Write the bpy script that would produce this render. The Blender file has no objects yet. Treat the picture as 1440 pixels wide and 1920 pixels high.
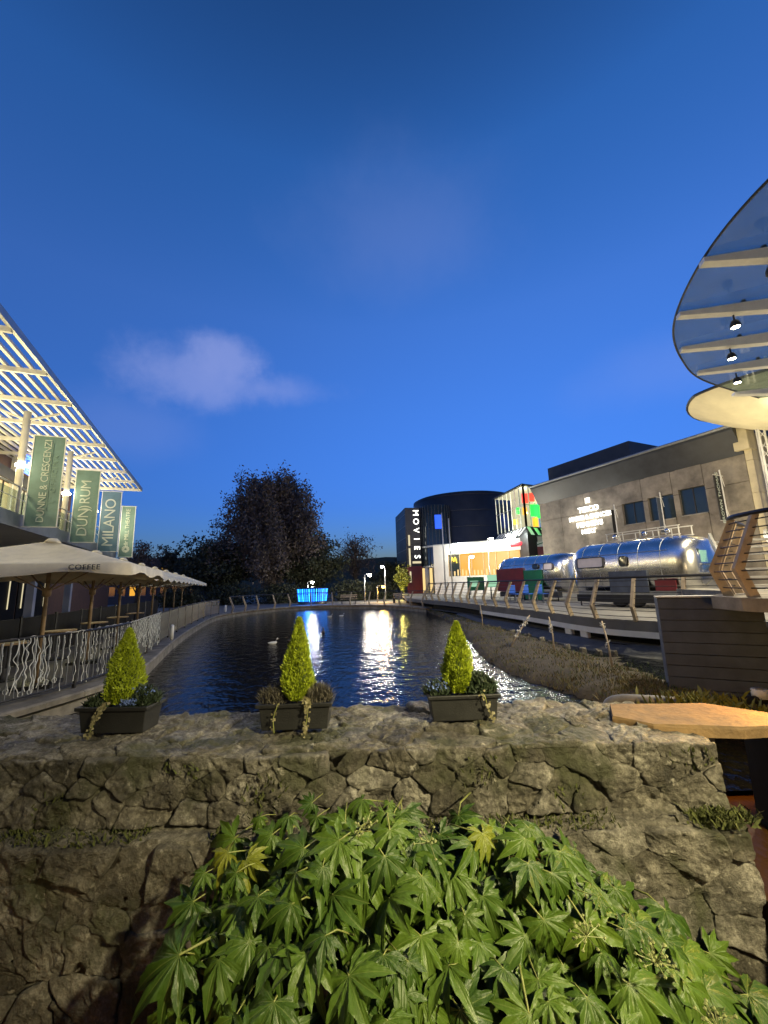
import bpy, bmesh, math, random
import numpy as np
from mathutils import Vector, Matrix
R = math.radians
rng = random.Random(11)
nr = np.random.RandomState(5)
S = bpy.context.scene
COL = S.collection

# ------------------------------------------------------------------ camera
cam = bpy.data.cameras.new('camera'); camo = bpy.data.objects.new('camera', cam)
COL.objects.link(camo); S.camera = camo
cam.sensor_fit = 'HORIZONTAL'; cam.sensor_width = 36.0; cam.lens = 19.0
cam.clip_start = 0.05; cam.clip_end = 3000
camo.matrix_world = Matrix.Translation((0, 0, 1.9)) @ Matrix.Rotation(R(100.2), 4, 'X') @ Matrix.Rotation(R(-1.7), 4, 'Z')

# ------------------------------------------------------------------ sky, dusk sun, exposure
W = bpy.data.worlds.new('World'); S.world = W; W.use_nodes = True
wt = W.node_tree; wn = wt.nodes; wl = wt.links
bg = wn['Background']; bg.inputs[1].default_value = 0.131
sky = wn.new('ShaderNodeTexSky'); sky.sky_type = 'NISHITA'; sky.sun_disc = False
sky.sun_elevation = R(1.6); sky.sun_rotation = R(205); sky.ozone_density = 4.2
sky.dust_density = 0.4
tint = wn.new('ShaderNodeMix'); tint.data_type = 'RGBA'; tint.blend_type = 'MULTIPLY'; tint.inputs[0].default_value = 1
tint.inputs[7].default_value = (0.90, 1.0, 1.45, 1)
wl.new(sky.outputs[0], tint.inputs[6])
tc = wn.new('ShaderNodeTexCoord')
sep = wn.new('ShaderNodeSeparateXYZ'); wl.new(tc.outputs['Generated'], sep.inputs[0])
gr = wn.new('ShaderNodeValToRGB'); wl.new(sep.outputs[2], gr.inputs[0]); ge = gr.color_ramp.elements
ge[0].position = .05; ge[0].color = (.52, .54, .60, 1); ge[1].position = .97; ge[1].color = (.48, .53, .44, 1)
for pos, c3 in ((.19,(.60,.59,.68)),(.40,(.95,.80,.76)),(.57,(1.2,.94,.82)),(.77,(.88,.93,.78)),(.88,(.60,.64,.53))):
    k_ = ge.new(pos); k_.color = c3 + (1,)
grad = wn.new('ShaderNodeMix'); grad.data_type = 'RGBA'; grad.blend_type = 'MULTIPLY'; grad.inputs[0].default_value = 1
wl.new(tint.outputs[2], grad.inputs[6]); wl.new(gr.outputs[0], grad.inputs[7])
nz = wn.new('ShaderNodeTexNoise'); nz.inputs['Scale'].default_value = 6; nz.inputs['Detail'].default_value = 10; nz.inputs['Roughness'].default_value = .62
wl.new(tc.outputs['Generated'], nz.inputs['Vector'])
def wmath(op, a, b=None, c=None):
    m = wn.new('ShaderNodeMath'); m.operation = op
    for i, v in enumerate((a, b, c)):
        if v is None: continue
        if isinstance(v, (int, float)): m.inputs[i].default_value = v
        else: wl.new(v, m.inputs[i])
    return m.outputs[0]
def cloud_blob(cx, cy, cz, rx, rz, soft, noise_amt, strength):
    # a cloud in the sky about a direction, its edge broken by noise
    v = wn.new('ShaderNodeVectorMath'); v.operation = 'SUBTRACT'; v.inputs[1].default_value = (cx, cy, cz)
    wl.new(tc.outputs['Generated'], v.inputs[0])
    m = wn.new('ShaderNodeVectorMath'); m.operation = 'MULTIPLY'; m.inputs[1].default_value = (1 / rx, 1 / rx * .6, 1 / rz)
    wl.new(v.outputs[0], m.inputs[0])
    ln = wn.new('ShaderNodeVectorMath'); ln.operation = 'LENGTH'; wl.new(m.outputs[0], ln.inputs[0])
    d = wmath('ADD', ln.outputs['Value'], wmath('MULTIPLY', wmath('SUBTRACT', nz.outputs[0], .5), noise_amt))
    mr = wn.new('ShaderNodeMapRange'); mr.interpolation_type = 'SMOOTHSTEP'
    mr.inputs[1].default_value = 1.0 + soft; mr.inputs[2].default_value = 1.0 - soft
    mr.inputs[3].default_value = 0; mr.inputs[4].default_value = strength
    wl.new(d, mr.inputs[0]); return mr.outputs[0]
blobs = [cloud_blob(-.37, .81, .448, .115, .040, .75, 3.0, .34), cloud_blob(-.315, .805, .488, .060, .036, .6, 2.6, .42),
         cloud_blob(-.27, .85, .446, .12, .026, .8, 2.4, .26), cloud_blob(.04, .71, .70, .16, .07, .9, 1.6, .10),
         cloud_blob(-.52, .76, .33, .10, .05, .8, 1.4, .10), cloud_blob(.58, .70, .40, .14, .05, .8, 1.4, .10)]
acc = blobs[0]
for b in blobs[1:]: acc = wmath('SUBTRACT', wmath('ADD', acc, b), wmath('MULTIPLY', wmath('MULTIPLY', acc, b), 2.2))
cm = wn.new('ShaderNodeMix'); cm.data_type = 'RGBA'; wl.new(acc, cm.inputs[0]); wl.new(grad.outputs[2], cm.inputs[6])
cm.inputs[7].default_value = (0.62, 0.70, 1.28, 1)
wl.new(cm.outputs[2], bg.inputs[0])
sun = bpy.data.lights.new('dusk_sun', 'SUN'); sun.energy = 0.02; sun.angle = R(20); sun.color = (1, .75, .6)
suno = bpy.data.objects.new('dusk_sun', sun); COL.objects.link(suno)
suno.rotation_euler = (R(80), 0, R(25))
S.view_settings.view_transform = 'Standard'; S.view_settings.look = 'None'; S.view_settings.gamma = 1
S.view_settings.use_curve_mapping = False; S.view_settings.exposure = 2.3
S.cycles.use_denoising = True; S.cycles.sample_clamp_indirect = 4; S.cycles.sample_clamp_direct = 0
S.cycles.max_bounces = 6; S.cycles.diffuse_bounces = 3; S.cycles.glossy_bounces = 4; S.cycles.transmission_bounces = 6; S.cycles.transparent_max_bounces = 12
S.cycles.caustics_reflective = False; S.cycles.caustics_refractive = False

# ------------------------------------------------------------------ materials
M = {}
def mat(name, col, rough=.7, metal=0., var=.25, scale=4., bump=0., bscale=30., col2=None, spec=.5, emit=None, es=0., detail=6, coat=0., trans=0., alpha=1., coord='Object'):
    m = bpy.data.materials.new(name); m.use_nodes = True; nt = m.node_tree; N = nt.nodes; L = nt.links
    b = N['Principled BSDF']
    b.inputs['Roughness'].default_value = rough; b.inputs['Metallic'].default_value = metal
    b.inputs['Specular IOR Level'].default_value = spec; b.inputs['Coat Weight'].default_value = coat
    b.inputs['Transmission Weight'].default_value = trans; b.inputs['Alpha'].default_value = alpha
    c = tuple(col) + (1,)
    b.inputs['Base Color'].default_value = c
    if var > 0 or bump > 0:
        t = N.new('ShaderNodeTexCoord')
    if var > 0:
        n = N.new('ShaderNodeTexNoise'); n.inputs['Scale'].default_value = scale; n.inputs['Detail'].default_value = detail; n.inputs['Roughness'].default_value = .65
        L.new(t.outputs[coord], n.inputs['Vector'])
        r = N.new('ShaderNodeValToRGB'); L.new(n.outputs[0], r.inputs[0])
        lo = tuple(x * (1 - var) for x in col) + (1,); hi = tuple(min(1, x * (1 + var)) for x in (col2 or col)) + (1,)
        r.color_ramp.elements[0].position = .32; r.color_ramp.elements[1].position = .68
        r.color_ramp.elements[0].color = lo; r.color_ramp.elements[1].color = hi
        L.new(r.outputs[0], b.inputs['Base Color'])
        rm = N.new('ShaderNodeMapRange'); rm.inputs[3].default_value = max(0, rough - .12); rm.inputs[4].default_value = min(1, rough + .12)
        L.new(n.outputs[0], rm.inputs[0]); L.new(rm.outputs[0], b.inputs['Roughness'])
    if bump > 0:
        n2 = N.new('ShaderNodeTexNoise'); n2.inputs['Scale'].default_value = bscale; n2.inputs['Detail'].default_value = 8
        L.new(t.outputs[coord], n2.inputs['Vector'])
        bp = N.new('ShaderNodeBump'); bp.inputs['Strength'].default_value = bump; bp.inputs['Distance'].default_value = .02
        L.new(n2.outputs[0], bp.inputs['Height']); L.new(bp.outputs[0], b.inputs['Normal'])
    if emit is not None:
        b.inputs['Emission Color'].default_value = tuple(emit) + (1,); b.inputs['Emission Strength'].default_value = es
    M[name] = m
    return m
def glow(name, col, s):
    return mat(name, (.02, .02, .02), .5, var=0, emit=col, es=s)

mat('beam_white', (.85, .83, .76), .5, var=.08)
mat('white_steel', (.62, .60, .55), .45, var=.1, scale=2)
mat('grey_steel', (.30, .31, .32), .4, .6, var=.15)
mat('dark_metal', (.03, .03, .032), .45, .3, var=.2)
mat('black_plastic', (.018, .018, .018), .5, var=.25, scale=6, bump=.15, bscale=90)
mat('chrome', (.70, .69, .67), .24, 1.0, var=.12, scale=1.2, bump=.12, bscale=3.5)
mat('canvas', (.84, .77, .58), .85, var=.12, scale=3, bump=.25, bscale=7)
mat('wood', (.36, .25, .14), .6, var=.3, scale=9)
mat('post_wood', (.40, .32, .22), .65, var=.25, scale=7)
mat('cable_white', (.75, .75, .72), .5, var=.1)
mat('fairy_light', (.75, .75, .72), .5, var=.1, emit=(.85,1,.92), es=.012)
mat('banner_green', (.13, .225, .21), .6, var=.25, scale=1.2)
mat('banner_blue', (.09, .18, .24), .6, var=.2, scale=1.2)
mat('paint_white', (.75, .75, .72), .6, var=.06)
mat('concrete', (.22, .205, .175), .85, var=.45, scale=2.5, bump=.3, bscale=25)
mat('paving', (.16, .155, .145), .8, var=.3, scale=.8, bump=.1)
mat('facade_stone', (.20, .172, .135), .85, var=.5, scale=.8, bump=.25, bscale=14, detail=9)
mat('facade_cream', (.48, .41, .27), .8, var=.15, scale=1.3, bump=.1)
mat('roof_lead', (.030, .032, .038), .5, .2, var=.25, scale=1.5)
mat('drum_metal', (.022, .022, .026), .45, .3, var=.25, scale=.7)
mat('white_render', (.52, .51, .48), .8, var=.12, scale=.6)
mat('dark_glass', (.02, .03, .035), .08, var=.2, scale=.6, spec=.8)
mat('panel_grey', (.085, .100, .135), .8, var=.25, scale=3, bump=.2, bscale=18)
mat('soffit', (.62, .55, .38), .7, var=.12, scale=.9)
mat('dark_brick', (.09, .05, .04), .8, var=.3)
mat('maroon', (.16, .015, .02), .5, var=.2)
mat('green_paint', (.01, .13, .06), .5, var=.15)
mat('black_sheet_and_shade', (.012, .012, .012), .85, var=.4, scale=3, bump=.5, bscale=6)  # black sheeting; also paints the shade in the sluice gap
mat('bark', (.05, .04, .032), .9, var=.35, scale=9, bump=.5, bscale=20)
mat('beech_leaf', (.11, .080, .088), .7, var=.4, scale=1.2, col2=(.055, .045, .032))
mat('tree_leaf', (.022, .028, .013), .7, var=.4, scale=1.0)
mat('lit_leaf', (.14, .15, .02), .6, var=.4, scale=2)
mat('earth', (.05, .04, .028), .95, var=.4, scale=3, bump=.5, bscale=14)
mat('dry_grass', (.21, .155, .06), .85, var=.35, scale=2.2, col2=(.17, .15, .06))
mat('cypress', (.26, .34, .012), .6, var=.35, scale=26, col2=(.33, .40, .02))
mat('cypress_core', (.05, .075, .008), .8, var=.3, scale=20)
mat('heather', (.06, .05, .045), .8, var=.5, scale=30, col2=(.09, .08, .055))
mat('low_leaf', (.03, .048, .022), .6, var=.4, scale=30)
mat('ivy_leaf', (.13, .12, .05), .6, var=.4, scale=30, col2=(.25, .22, .12))
mat('blue_flower', (.16, .24, .55), .6, var=.3, scale=60)
mat('soil', (.02, .016, .012), .95, var=.4, scale=30, bump=.6)
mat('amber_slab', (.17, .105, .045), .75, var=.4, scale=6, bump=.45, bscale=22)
mat('moss', (.060, .070, .014), .9, var=.5, scale=25, bump=.6, bscale=50)
mat('petiole', (.20, .22, .06), .5, var=.2, scale=8)
mat('berry', (.20, .22, .08), .6, var=.3, scale=20)
mat('orange_ring', (.5, .48, .45), .5, var=.1)
mat('duck_white', (.7, .7, .68), .7, var=.1)
mat('duck_brown', (.08, .06, .045), .7, var=.3, scale=20)
mat('pipe_grey', (.20, .20, .20), .5, var=.3)
mat('apartment', (.05, .045, .045), .9, var=.2)
glow('lamp_white', (1, .93, .78), 16)
glow('lamp_cool', (.88, 1, .93), 22)
glow('lamp_amber', (1, .42, .04), 9)
glow('lamp_spot', (1, .88, .62), 22)
glow('sign_white', (1, .98, .84), .8)
glow('sign_red', (1, .015, .05), .33)
glow('sign_yellow', (1, .62, .02), .55)
glow('neon_blue', (.03, .10, 1), 1.4)
glow('neon_pale', (.75, .82, 1), .8)
glow('blue_strip', (.01, .16, 1), .75)
glow('blue_strip_bright', (.03, .42, 1), 1.1)
glow('window_amber', (1, .47, .03), .19)
glow('window_warm', (1, .70, .28), .22)
glow('window_hall', (1, .86, .52), .16)
glow('colour_green', (.02, 1, .06), .55)
glow('colour_red', (1, .05, .03), .55)
glow('colour_orange', (1, .35, .02), .5)
glow('screen_blue', (.01, .10, 1), .30)
glow('menu_mint', (.45, .85, .55), .16)
glow('poster_pink', (.9, .45, .5), .18)
# glass
def glass(name, col, rough=.02, alpha=.3, spec=.5):
    m = bpy.data.materials.new(name); m.use_nodes = True; nt = m.node_tree; N = nt.nodes; L = nt.links
    out = N['Material Output']; N.remove(N['Principled BSDF'])
    tr = N.new('ShaderNodeBsdfTransparent'); tr.inputs[0].default_value = tuple(col) + (1,)
    gl = N.new('ShaderNodeBsdfGlossy'); gl.inputs['Roughness'].default_value = rough
    df = N.new('ShaderNodeBsdfDiffuse'); df.inputs[0].default_value = (.25, .3, .3, 1)
    t = N.new('ShaderNodeTexCoord'); n = N.new('ShaderNodeTexNoise'); n.inputs['Scale'].default_value = 2.2; n.inputs['Detail'].default_value = 8
    L.new(t.outputs['Object'], n.inputs['Vector'])
    mr = N.new('ShaderNodeMapRange'); mr.inputs[3].default_value = alpha * .5; mr.inputs[4].default_value = alpha * 1.4; L.new(n.outputs[0], mr.inputs[0])
    a = N.new('ShaderNodeMixShader'); L.new(mr.outputs[0], a.inputs[0]); L.new(tr.outputs[0], a.inputs[1]); L.new(df.outputs[0], a.inputs[2])
    lw = N.new('ShaderNodeLayerWeight'); lw.inputs[0].default_value = .12
    fr = N.new('ShaderNodeMath'); fr.operation = 'MULTIPLY_ADD'; L.new(lw.outputs['Facing'], fr.inputs[0]); fr.inputs[1].default_value = .35; fr.inputs[2].default_value = .03
    b = N.new('ShaderNodeMixShader'); L.new(fr.outputs[0], b.inputs[0]); L.new(a.outputs[0], b.inputs[1]); L.new(gl.outputs[0], b.inputs[2])
    L.new(b.outputs[0], out.inputs[0]); M[name] = m
glass('canopy_glass', (.72, .82, .80), alpha=.30)
mat('smoked_glass', (.012, .012, .011), .6, var=.2, spec=.12)
mat('grey_sheet', (.075, .078, .08), .6, var=.35, scale=4, bump=.5, bscale=9)
mat('blind_panel', (.42, .38, .37), .6, var=.1, emit=(.9,.75,.75), es=.03)
glass('rail_glass', (.75, .82, .78), alpha=.12)
glass('hall_glass', (.88, .92, .88), alpha=.05)
# pond water
def water(name, col, wscale, strength, rough=.03):
    m = bpy.data.materials.new(name); m.use_nodes = True; nt = m.node_tree; N = nt.nodes; L = nt.links; b = N['Principled BSDF']
    b.inputs['Base Color'].default_value = tuple(col) + (1,); b.inputs['Roughness'].default_value = rough; b.inputs['IOR'].default_value = 1.33; b.inputs['Specular IOR Level'].default_value = .24
    t = N.new('ShaderNodeTexCoord')
    mp = N.new('ShaderNodeMapping'); mp.inputs['Scale'].default_value = (1, .55, 1); L.new(t.outputs['Object'], mp.inputs[0])
    n = N.new('ShaderNodeTexNoise'); n.inputs['Scale'].default_value = wscale; n.inputs['Detail'].default_value = 3; L.new(mp.outputs[0], n.inputs['Vector'])
    n2 = N.new('ShaderNodeTexNoise'); n2.inputs['Scale'].default_value = wscale * .22; n2.inputs['Detail'].default_value = 2; L.new(t.outputs['Object'], n2.inputs['Vector'])
    ad = N.new('ShaderNodeMath'); ad.operation = 'MULTIPLY_ADD'; ad.inputs[1].default_value = 2.0; L.new(n2.outputs[0], ad.inputs[0]); L.new(n.outputs[0], ad.inputs[2])
    bp = N.new('ShaderNodeBump'); bp.inputs['Strength'].default_value = strength; bp.inputs['Distance'].default_value = .022
    L.new(ad.outputs[0], bp.inputs['Height']); L.new(bp.outputs[0], b.inputs['Normal']); M[name] = m
water('pond_water', (.004, .005, .006), 12, .70, .05)
water('stream_water', (.06, .026, .007), 9, .6, .3)  # orange-brown base colour carries the amber lamplight on the stream

# rubble stone, dark seams and pale lichen
def stone(name, a, b_, c_):
    m = bpy.data.materials.new(name); m.use_nodes = True; nt = m.node_tree; N = nt.nodes; L = nt.links; b = N['Principled BSDF']
    t = N.new('ShaderNodeTexCoord'); oi = N.new('ShaderNodeObjectInfo')
    n = N.new('ShaderNodeTexNoise'); n.inputs['Scale'].default_value = 5; n.inputs['Detail'].default_value = 12; n.inputs['Roughness'].default_value = .7; L.new(t.outputs['Object'], n.inputs['Vector'])
    nf = N.new('ShaderNodeTexNoise'); nf.inputs['Scale'].default_value = 34; nf.inputs['Detail'].default_value = 9; nf.inputs['Roughness'].default_value = .75; L.new(t.outputs['Object'], nf.inputs['Vector'])
    nm = N.new('ShaderNodeMix'); nm.data_type = 'FLOAT'; nm.inputs[0].default_value = .45; L.new(n.outputs[0], nm.inputs[2]); L.new(nf.outputs[0], nm.inputs[3])
    r = N.new('ShaderNodeValToRGB'); L.new(nm.outputs[0], r.inputs[0]); e = r.color_ramp.elements
    e[0].position = .36; e[0].color = a + (1,); e[1].position = .64; e[1].color = c_ + (1,)
    k = e.new(.49); k.color = b_ + (1,)
    hs = N.new('ShaderNodeHueSaturation'); L.new(r.outputs[0], hs.inputs['Color'])
    mr = N.new('ShaderNodeMapRange'); mr.inputs[3].default_value = .5; mr.inputs[4].default_value = 1.4; L.new(oi.outputs['Random'], mr.inputs[0]); L.new(mr.outputs[0], hs.inputs['Value'])
    ms = N.new('ShaderNodeMapRange'); ms.inputs[3].default_value = 1.15; ms.inputs[4].default_value = .7; L.new(oi.outputs['Random'], ms.inputs[0]); L.new(ms.outputs[0], hs.inputs['Saturation'])
    n3 = N.new('ShaderNodeTexNoise'); n3.inputs['Scale'].default_value = 2.4; n3.inputs['Detail'].default_value = 6; L.new(t.outputs['Object'], n3.inputs['Vector'])
    r3 = N.new('ShaderNodeMapRange'); r3.inputs[1].default_value = .50; r3.inputs[2].default_value = .62; r3.inputs[4].default_value = .8; L.new(n3.outputs[0], r3.inputs[0])
    mx = N.new('ShaderNodeMix'); mx.data_type = 'RGBA'; L.new(r3.outputs[0], mx.inputs[0]); L.new(hs.outputs[0], mx.inputs[6]); mx.inputs[7].default_value = (.05, .055, .02, 1)
    n4 = N.new('ShaderNodeTexNoise'); n4.inputs['Scale'].default_value = 8.5; n4.inputs['Detail'].default_value = 9; n4.inputs['Roughness'].default_value = .7; L.new(t.outputs['Object'], n4.inputs['Vector'])
    r4 = N.new('ShaderNodeMapRange'); r4.inputs[1].default_value = .60; r4.inputs[2].default_value = .68; r4.inputs[4].default_value = .8; L.new(n4.outputs[0], r4.inputs[0])
    m4 = N.new('ShaderNodeMix'); m4.data_type = 'RGBA'; L.new(r4.outputs[0], m4.inputs[0]); L.new(mx.outputs[2], m4.inputs[6]); m4.inputs[7].default_value = (.46, .43, .36, 1)
    L.new(m4.outputs[2], b.inputs['Base Color'])
    v = N.new('ShaderNodeTexNoise'); v.inputs['Scale'].default_value = 22; v.inputs['Detail'].default_value = 10; v.inputs['Roughness'].default_value = .72; L.new(t.outputs['Object'], v.inputs['Vector'])
    vo = N.new('ShaderNodeTexVoronoi'); vo.inputs['Scale'].default_value = 11; L.new(t.outputs['Object'], vo.inputs['Vector'])
    ad = N.new('ShaderNodeMath'); ad.operation = 'MULTIPLY_ADD'; ad.inputs[1].default_value = .5; L.new(vo.outputs['Distance'], ad.inputs[0]); L.new(v.outputs[0], ad.inputs[2])
    bp = N.new('ShaderNodeBump'); bp.inputs['Strength'].default_value = 1.0; bp.inputs['Distance'].default_value = .045; L.new(ad.outputs[0], bp.inputs['Height']); L.new(bp.outputs[0], b.inputs['Normal'])
    rr = N.new('ShaderNodeMapRange'); rr.inputs[3].default_value = .35; rr.inputs[4].default_value = .8; L.new(v.outputs[0], rr.inputs[0]); L.new(rr.outputs[0], b.inputs['Roughness'])
    M[name] = m
stone('rubble_stone', (.030, .027, .020), (.125, .112, .085), (.38, .35, .28))
stone('mortar', (.040, .036, .028), (.17, .155, .12), (.52, .48, .40))

def leafmat():
    m = bpy.data.materials.new('fatsia_leaf'); m.use_nodes = True; nt = m.node_tree; N = nt.nodes; L = nt.links; b = N['Principled BSDF']
    at = N.new('ShaderNodeAttribute'); at.attribute_name = 'vein'; oi = N.new('ShaderNodeObjectInfo')
    rp = N.new('ShaderNodeValToRGB'); L.new(oi.outputs['Random'], rp.inputs[0]); e = rp.color_ramp.elements
    e[0].position = 0; e[0].color = (.028, .060, .008, 1); e[1].position = 1; e[1].color = (.15, .16, .015, 1)
    k = e.new(.45); k.color = (.050, .092, .010, 1); k = e.new(.95); k.color = (.075, .128, .014, 1)
    t = N.new('ShaderNodeTexCoord'); n = N.new('ShaderNodeTexNoise'); n.inputs['Scale'].default_value = 9; n.inputs['Detail'].default_value = 5; L.new(t.outputs['Object'], n.inputs['Vector'])
    mm = N.new('ShaderNodeMapRange'); mm.inputs[3].default_value = .65; mm.inputs[4].default_value = 1.3; L.new(n.outputs[0], mm.inputs[0])
    hs = N.new('ShaderNodeHueSaturation'); L.new(rp.outputs[0], hs.inputs['Color']); L.new(mm.outputs[0], hs.inputs['Value'])
    mr = N.new('ShaderNodeMapRange'); mr.inputs[1].default_value = .0; mr.inputs[2].default_value = .11; mr.inputs[3].default_value = .6; mr.inputs[4].default_value = 0; L.new(at.outputs['Fac'], mr.inputs[0])
    mx = N.new('ShaderNodeMix'); mx.data_type = 'RGBA'; L.new(mr.outputs[0], mx.inputs[0]); L.new(hs.outputs[0], mx.inputs[6]); mx.inputs[7].default_value = (.15, .19, .05, 1)
    L.new(mx.outputs[2], b.inputs['Base Color'])
    b.inputs['Roughness'].default_value = .42; b.inputs['Specular IOR Level'].default_value = .28
    b.inputs['Subsurface Weight'].default_value = 0
    bp = N.new('ShaderNodeBump'); bp.inputs['Strength'].default_value = .35; bp.inputs['Distance'].default_value = .01; L.new(n.outputs[0], bp.inputs['Height']); L.new(bp.outputs[0], b.inputs['Normal'])
    M['fatsia_leaf'] = m
leafmat()

# ------------------------------------------------------------------ builders
class MB:
    """collects shapes, then links them as one mesh object"""
    def __init__(s, mtx=None): s.v = []; s.f = []; s.m = mtx
    def add(s, vs, fs):
        o = len(s.v); s.v += [tuple(x) for x in vs]; s.f += [tuple(i + o for i in f) for f in fs]; return s
    def box(s, x0, x1, y0, y1, z0, z1):
        return s.add([(x0,y0,z0),(x1,y0,z0),(x1,y1,z0),(x0,y1,z0),(x0,y0,z1),(x1,y0,z1),(x1,y1,z1),(x0,y1,z1)],
                     [(0,3,2,1),(4,5,6,7),(0,1,5,4),(1,2,6,5),(2,3,7,6),(3,0,4,7)])
    def bar(s, a, b, w, h=None, up=(0,0,1)):
        a = Vector(a); b = Vector(b); h = h or w; d = (b - a).normalized(); u = Vector(up)
        if abs(d.dot(u)) > .98: u = Vector((1,0,0))
        x = d.cross(u).normalized(); y = x.cross(d).normalized()
        q = [(-1,-1),(1,-1),(1,1),(-1,1)]
        vs = [p + x * (i * w / 2) + y * (j * h / 2) for p in (a, b) for i, j in q]
        return s.add(vs, [(0,1,2,3),(7,6,5,4),(0,4,5,1),(1,5,6,2),(2,6,7,3),(3,7,4,0)])
    def tube(s, pts, r, n=8, cap=True):
        pts = [Vector(p) for p in pts]; k = len(pts); rs = r if isinstance(r, (list, tuple)) else [r] * k
        o = len(s.v); prev = None
        for i, p in enumerate(pts):
            d = (pts[min(i+1,k-1)] - pts[max(i-1,0)]).normalized()
            if prev is None:
                u = Vector((0,0,1)) if abs(d.z) < .9 else Vector((1,0,0)); x = d.cross(u).normalized()
            else:
                x = (prev - d * prev.dot(d)); x = x.normalized() if x.length > 1e-6 else d.orthogonal().normalized()
            prev = x; y = d.cross(x)
            for j in range(n):
                a = 2 * math.pi * j / n; s.v.append(tuple(p + (x * math.cos(a) + y * math.sin(a)) * rs[i]))
        for i in range(k - 1):
            for j in range(n):
                a = o + i*n + j; b = o + i*n + (j+1) % n; s.f.append((a, b, b + n, a + n))
        if cap:
            s.f.append(tuple(o + j for j in range(n))[::-1]); s.f.append(tuple(o + (k-1)*n + j for j in range(n)))
        return s
    def lathe(s, prof, c=(0,0,0), n=24, a0=0, a1=2*math.pi):
        full = abs(a1 - a0 - 2*math.pi) < 1e-6; o = len(s.v); k = n if full else n + 1
        for i in range(k):
            a = a0 + (a1 - a0) * i / n
            for r_, z in prof: s.v.append((c[0] + r_*math.cos(a), c[1] + r_*math.sin(a), c[2] + z))
        p = len(prof)
        for i in range(n):
            for j in range(p - 1):
                a = o + i*p + j; b = o + ((i+1) % k)*p + j
                s.f.append((a, b, b+1, a+1))
        return s
    def prism(s, poly, z0, z1):
        n = len(poly); vs = [(x, y, z0) for x, y in poly] + [(x, y, z1) for x, y in poly]
        return s.add(vs, [tuple(range(n))[::-1], tuple(range(n, 2*n))] + [(i, (i+1) % n, n + (i+1) % n, n + i) for i in range(n)])
    def quad(s, a, b, c, d): return s.add([a, b, c, d], [(0,1,2,3)])
    def mesh(s, name, material, smooth=False):
        me = bpy.data.meshes.new(name)
        vs = s.v if s.m is None else [tuple(s.m @ Vector(v)) for v in s.v]
        me.from_pydata(vs, [], s.f); me.materials.append(M[material] if isinstance(material, str) else material)
        if smooth: me.polygons.foreach_set('use_smooth', [True] * len(me.polygons))
        me.update(); return me
    def build(s, name, material, parent=None, smooth=False, fix=True):
        me = s.mesh(name, material, smooth)
        if fix and len(s.f) < 60000:
            bm = bmesh.new(); bm.from_mesh(me); bmesh.ops.recalc_face_normals(bm, faces=bm.faces); bm.to_mesh(me); bm.free()
        return place(me, name, parent)
def place(me, name, parent=None, loc=None, mtx=None):
    o = bpy.data.objects.new(name, me); COL.objects.link(o)
    if parent is not None: o.parent = parent
    if loc is not None: o.location = loc
    if mtx is not None: o.matrix_local = mtx
    return o
def npmesh(name, V, F, material, parent=None, smooth=False):
    V = np.asarray(V, np.float32); F = np.asarray(F, np.int32); me = bpy.data.meshes.new(name); k = F.shape[1]
    me.vertices.add(len(V)); me.vertices.foreach_set('co', V.ravel())
    me.loops.add(F.size); me.loops.foreach_set('vertex_index', F.ravel())
    me.polygons.add(len(F)); me.polygons.foreach_set('loop_start', np.arange(0, F.size, k, dtype=np.int32))
    me.materials.append(M[material]); me.update(calc_edges=True)
    if smooth: me.polygons.foreach_set('use_smooth', [True] * len(me.polygons))
    me.validate(); return place(me, name, parent)
def tag(o, label=None, cat=None, group=None, kind=None):
    if label: o['label'] = label
    if cat: o['category'] = cat
    if group: o['group'] = group
    if kind: o['kind'] = kind
    return o
def thing(name, label, cat, loc=(0,0,0), rz=0, group=None):
    o = bpy.data.objects.new(name, None); COL.objects.link(o); o.empty_display_size = .2
    o.location = loc; o.rotation_euler = (0, 0, rz); return tag(o, label, cat, group)
def copy_tree(o, parent=None):
    c = o.copy(); COL.objects.link(c); c.parent = parent
    for ch in [x for x in KIDS.get(o.name, [])]: copy_tree(ch, c)
    return c
KIDS = {}
def index_kids():
    KIDS.clear()
    for o in bpy.data.objects:
        if o.parent: KIDS.setdefault(o.parent.name, []).append(o)
def text(body, size, material, parent, mtx, bold=0., name='lettering', depth=.008, align='CENTER', spacing=1., sx=1.):
    cu = bpy.data.curves.new('txt', 'FONT'); cu.body = body; cu.size = size; cu.align_x = align; cu.align_y = 'CENTER'
    cu.extrude = depth; cu.offset = bold; cu.space_character = spacing; cu.resolution_u = 3
    o = bpy.data.objects.new('txt', cu); COL.objects.link(o)
    bpy.context.view_layer.update(); dg = bpy.context.evaluated_depsgraph_get()
    me = bpy.data.meshes.new_from_object(o.evaluated_get(dg)); bpy.data.objects.remove(o); bpy.data.curves.remove(cu)
    me.materials.clear(); me.materials.append(M[material])
    if sx != 1: me.transform(Matrix.Scale(sx, 4, (1,0,0)))
    ob = place(me, name, parent); ob.matrix_local = mtx; return ob
def frame(origin, x, y):
    x = Vector(x).normalized(); y = Vector(y).normalized(); z = x.cross(y)
    return Matrix(((x.x,y.x,z.x,origin[0]),(x.y,y.y,z.y,origin[1]),(x.z,y.z,z.z,origin[2]),(0,0,0,1)))
def light(name, kind, loc, energy, col, parent=None, size=.1, target=None, angle=90, blend=.6):
    l = bpy.data.lights.new(name, kind); l.energy = energy; l.color = col
    if kind in ('POINT', 'SPOT'): l.shadow_soft_size = size
    if kind == 'SPOT': l.spot_size = R(angle); l.spot_blend = blend
    o = bpy.data.objects.new(name, l); COL.objects.link(o); o.location = loc
    if parent is not None: o.parent = parent
    if target is not None:
        o.rotation_euler = (Vector(target) - Vector(loc)).to_track_quat('-Z', 'Y').to_euler()
    return o
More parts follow.
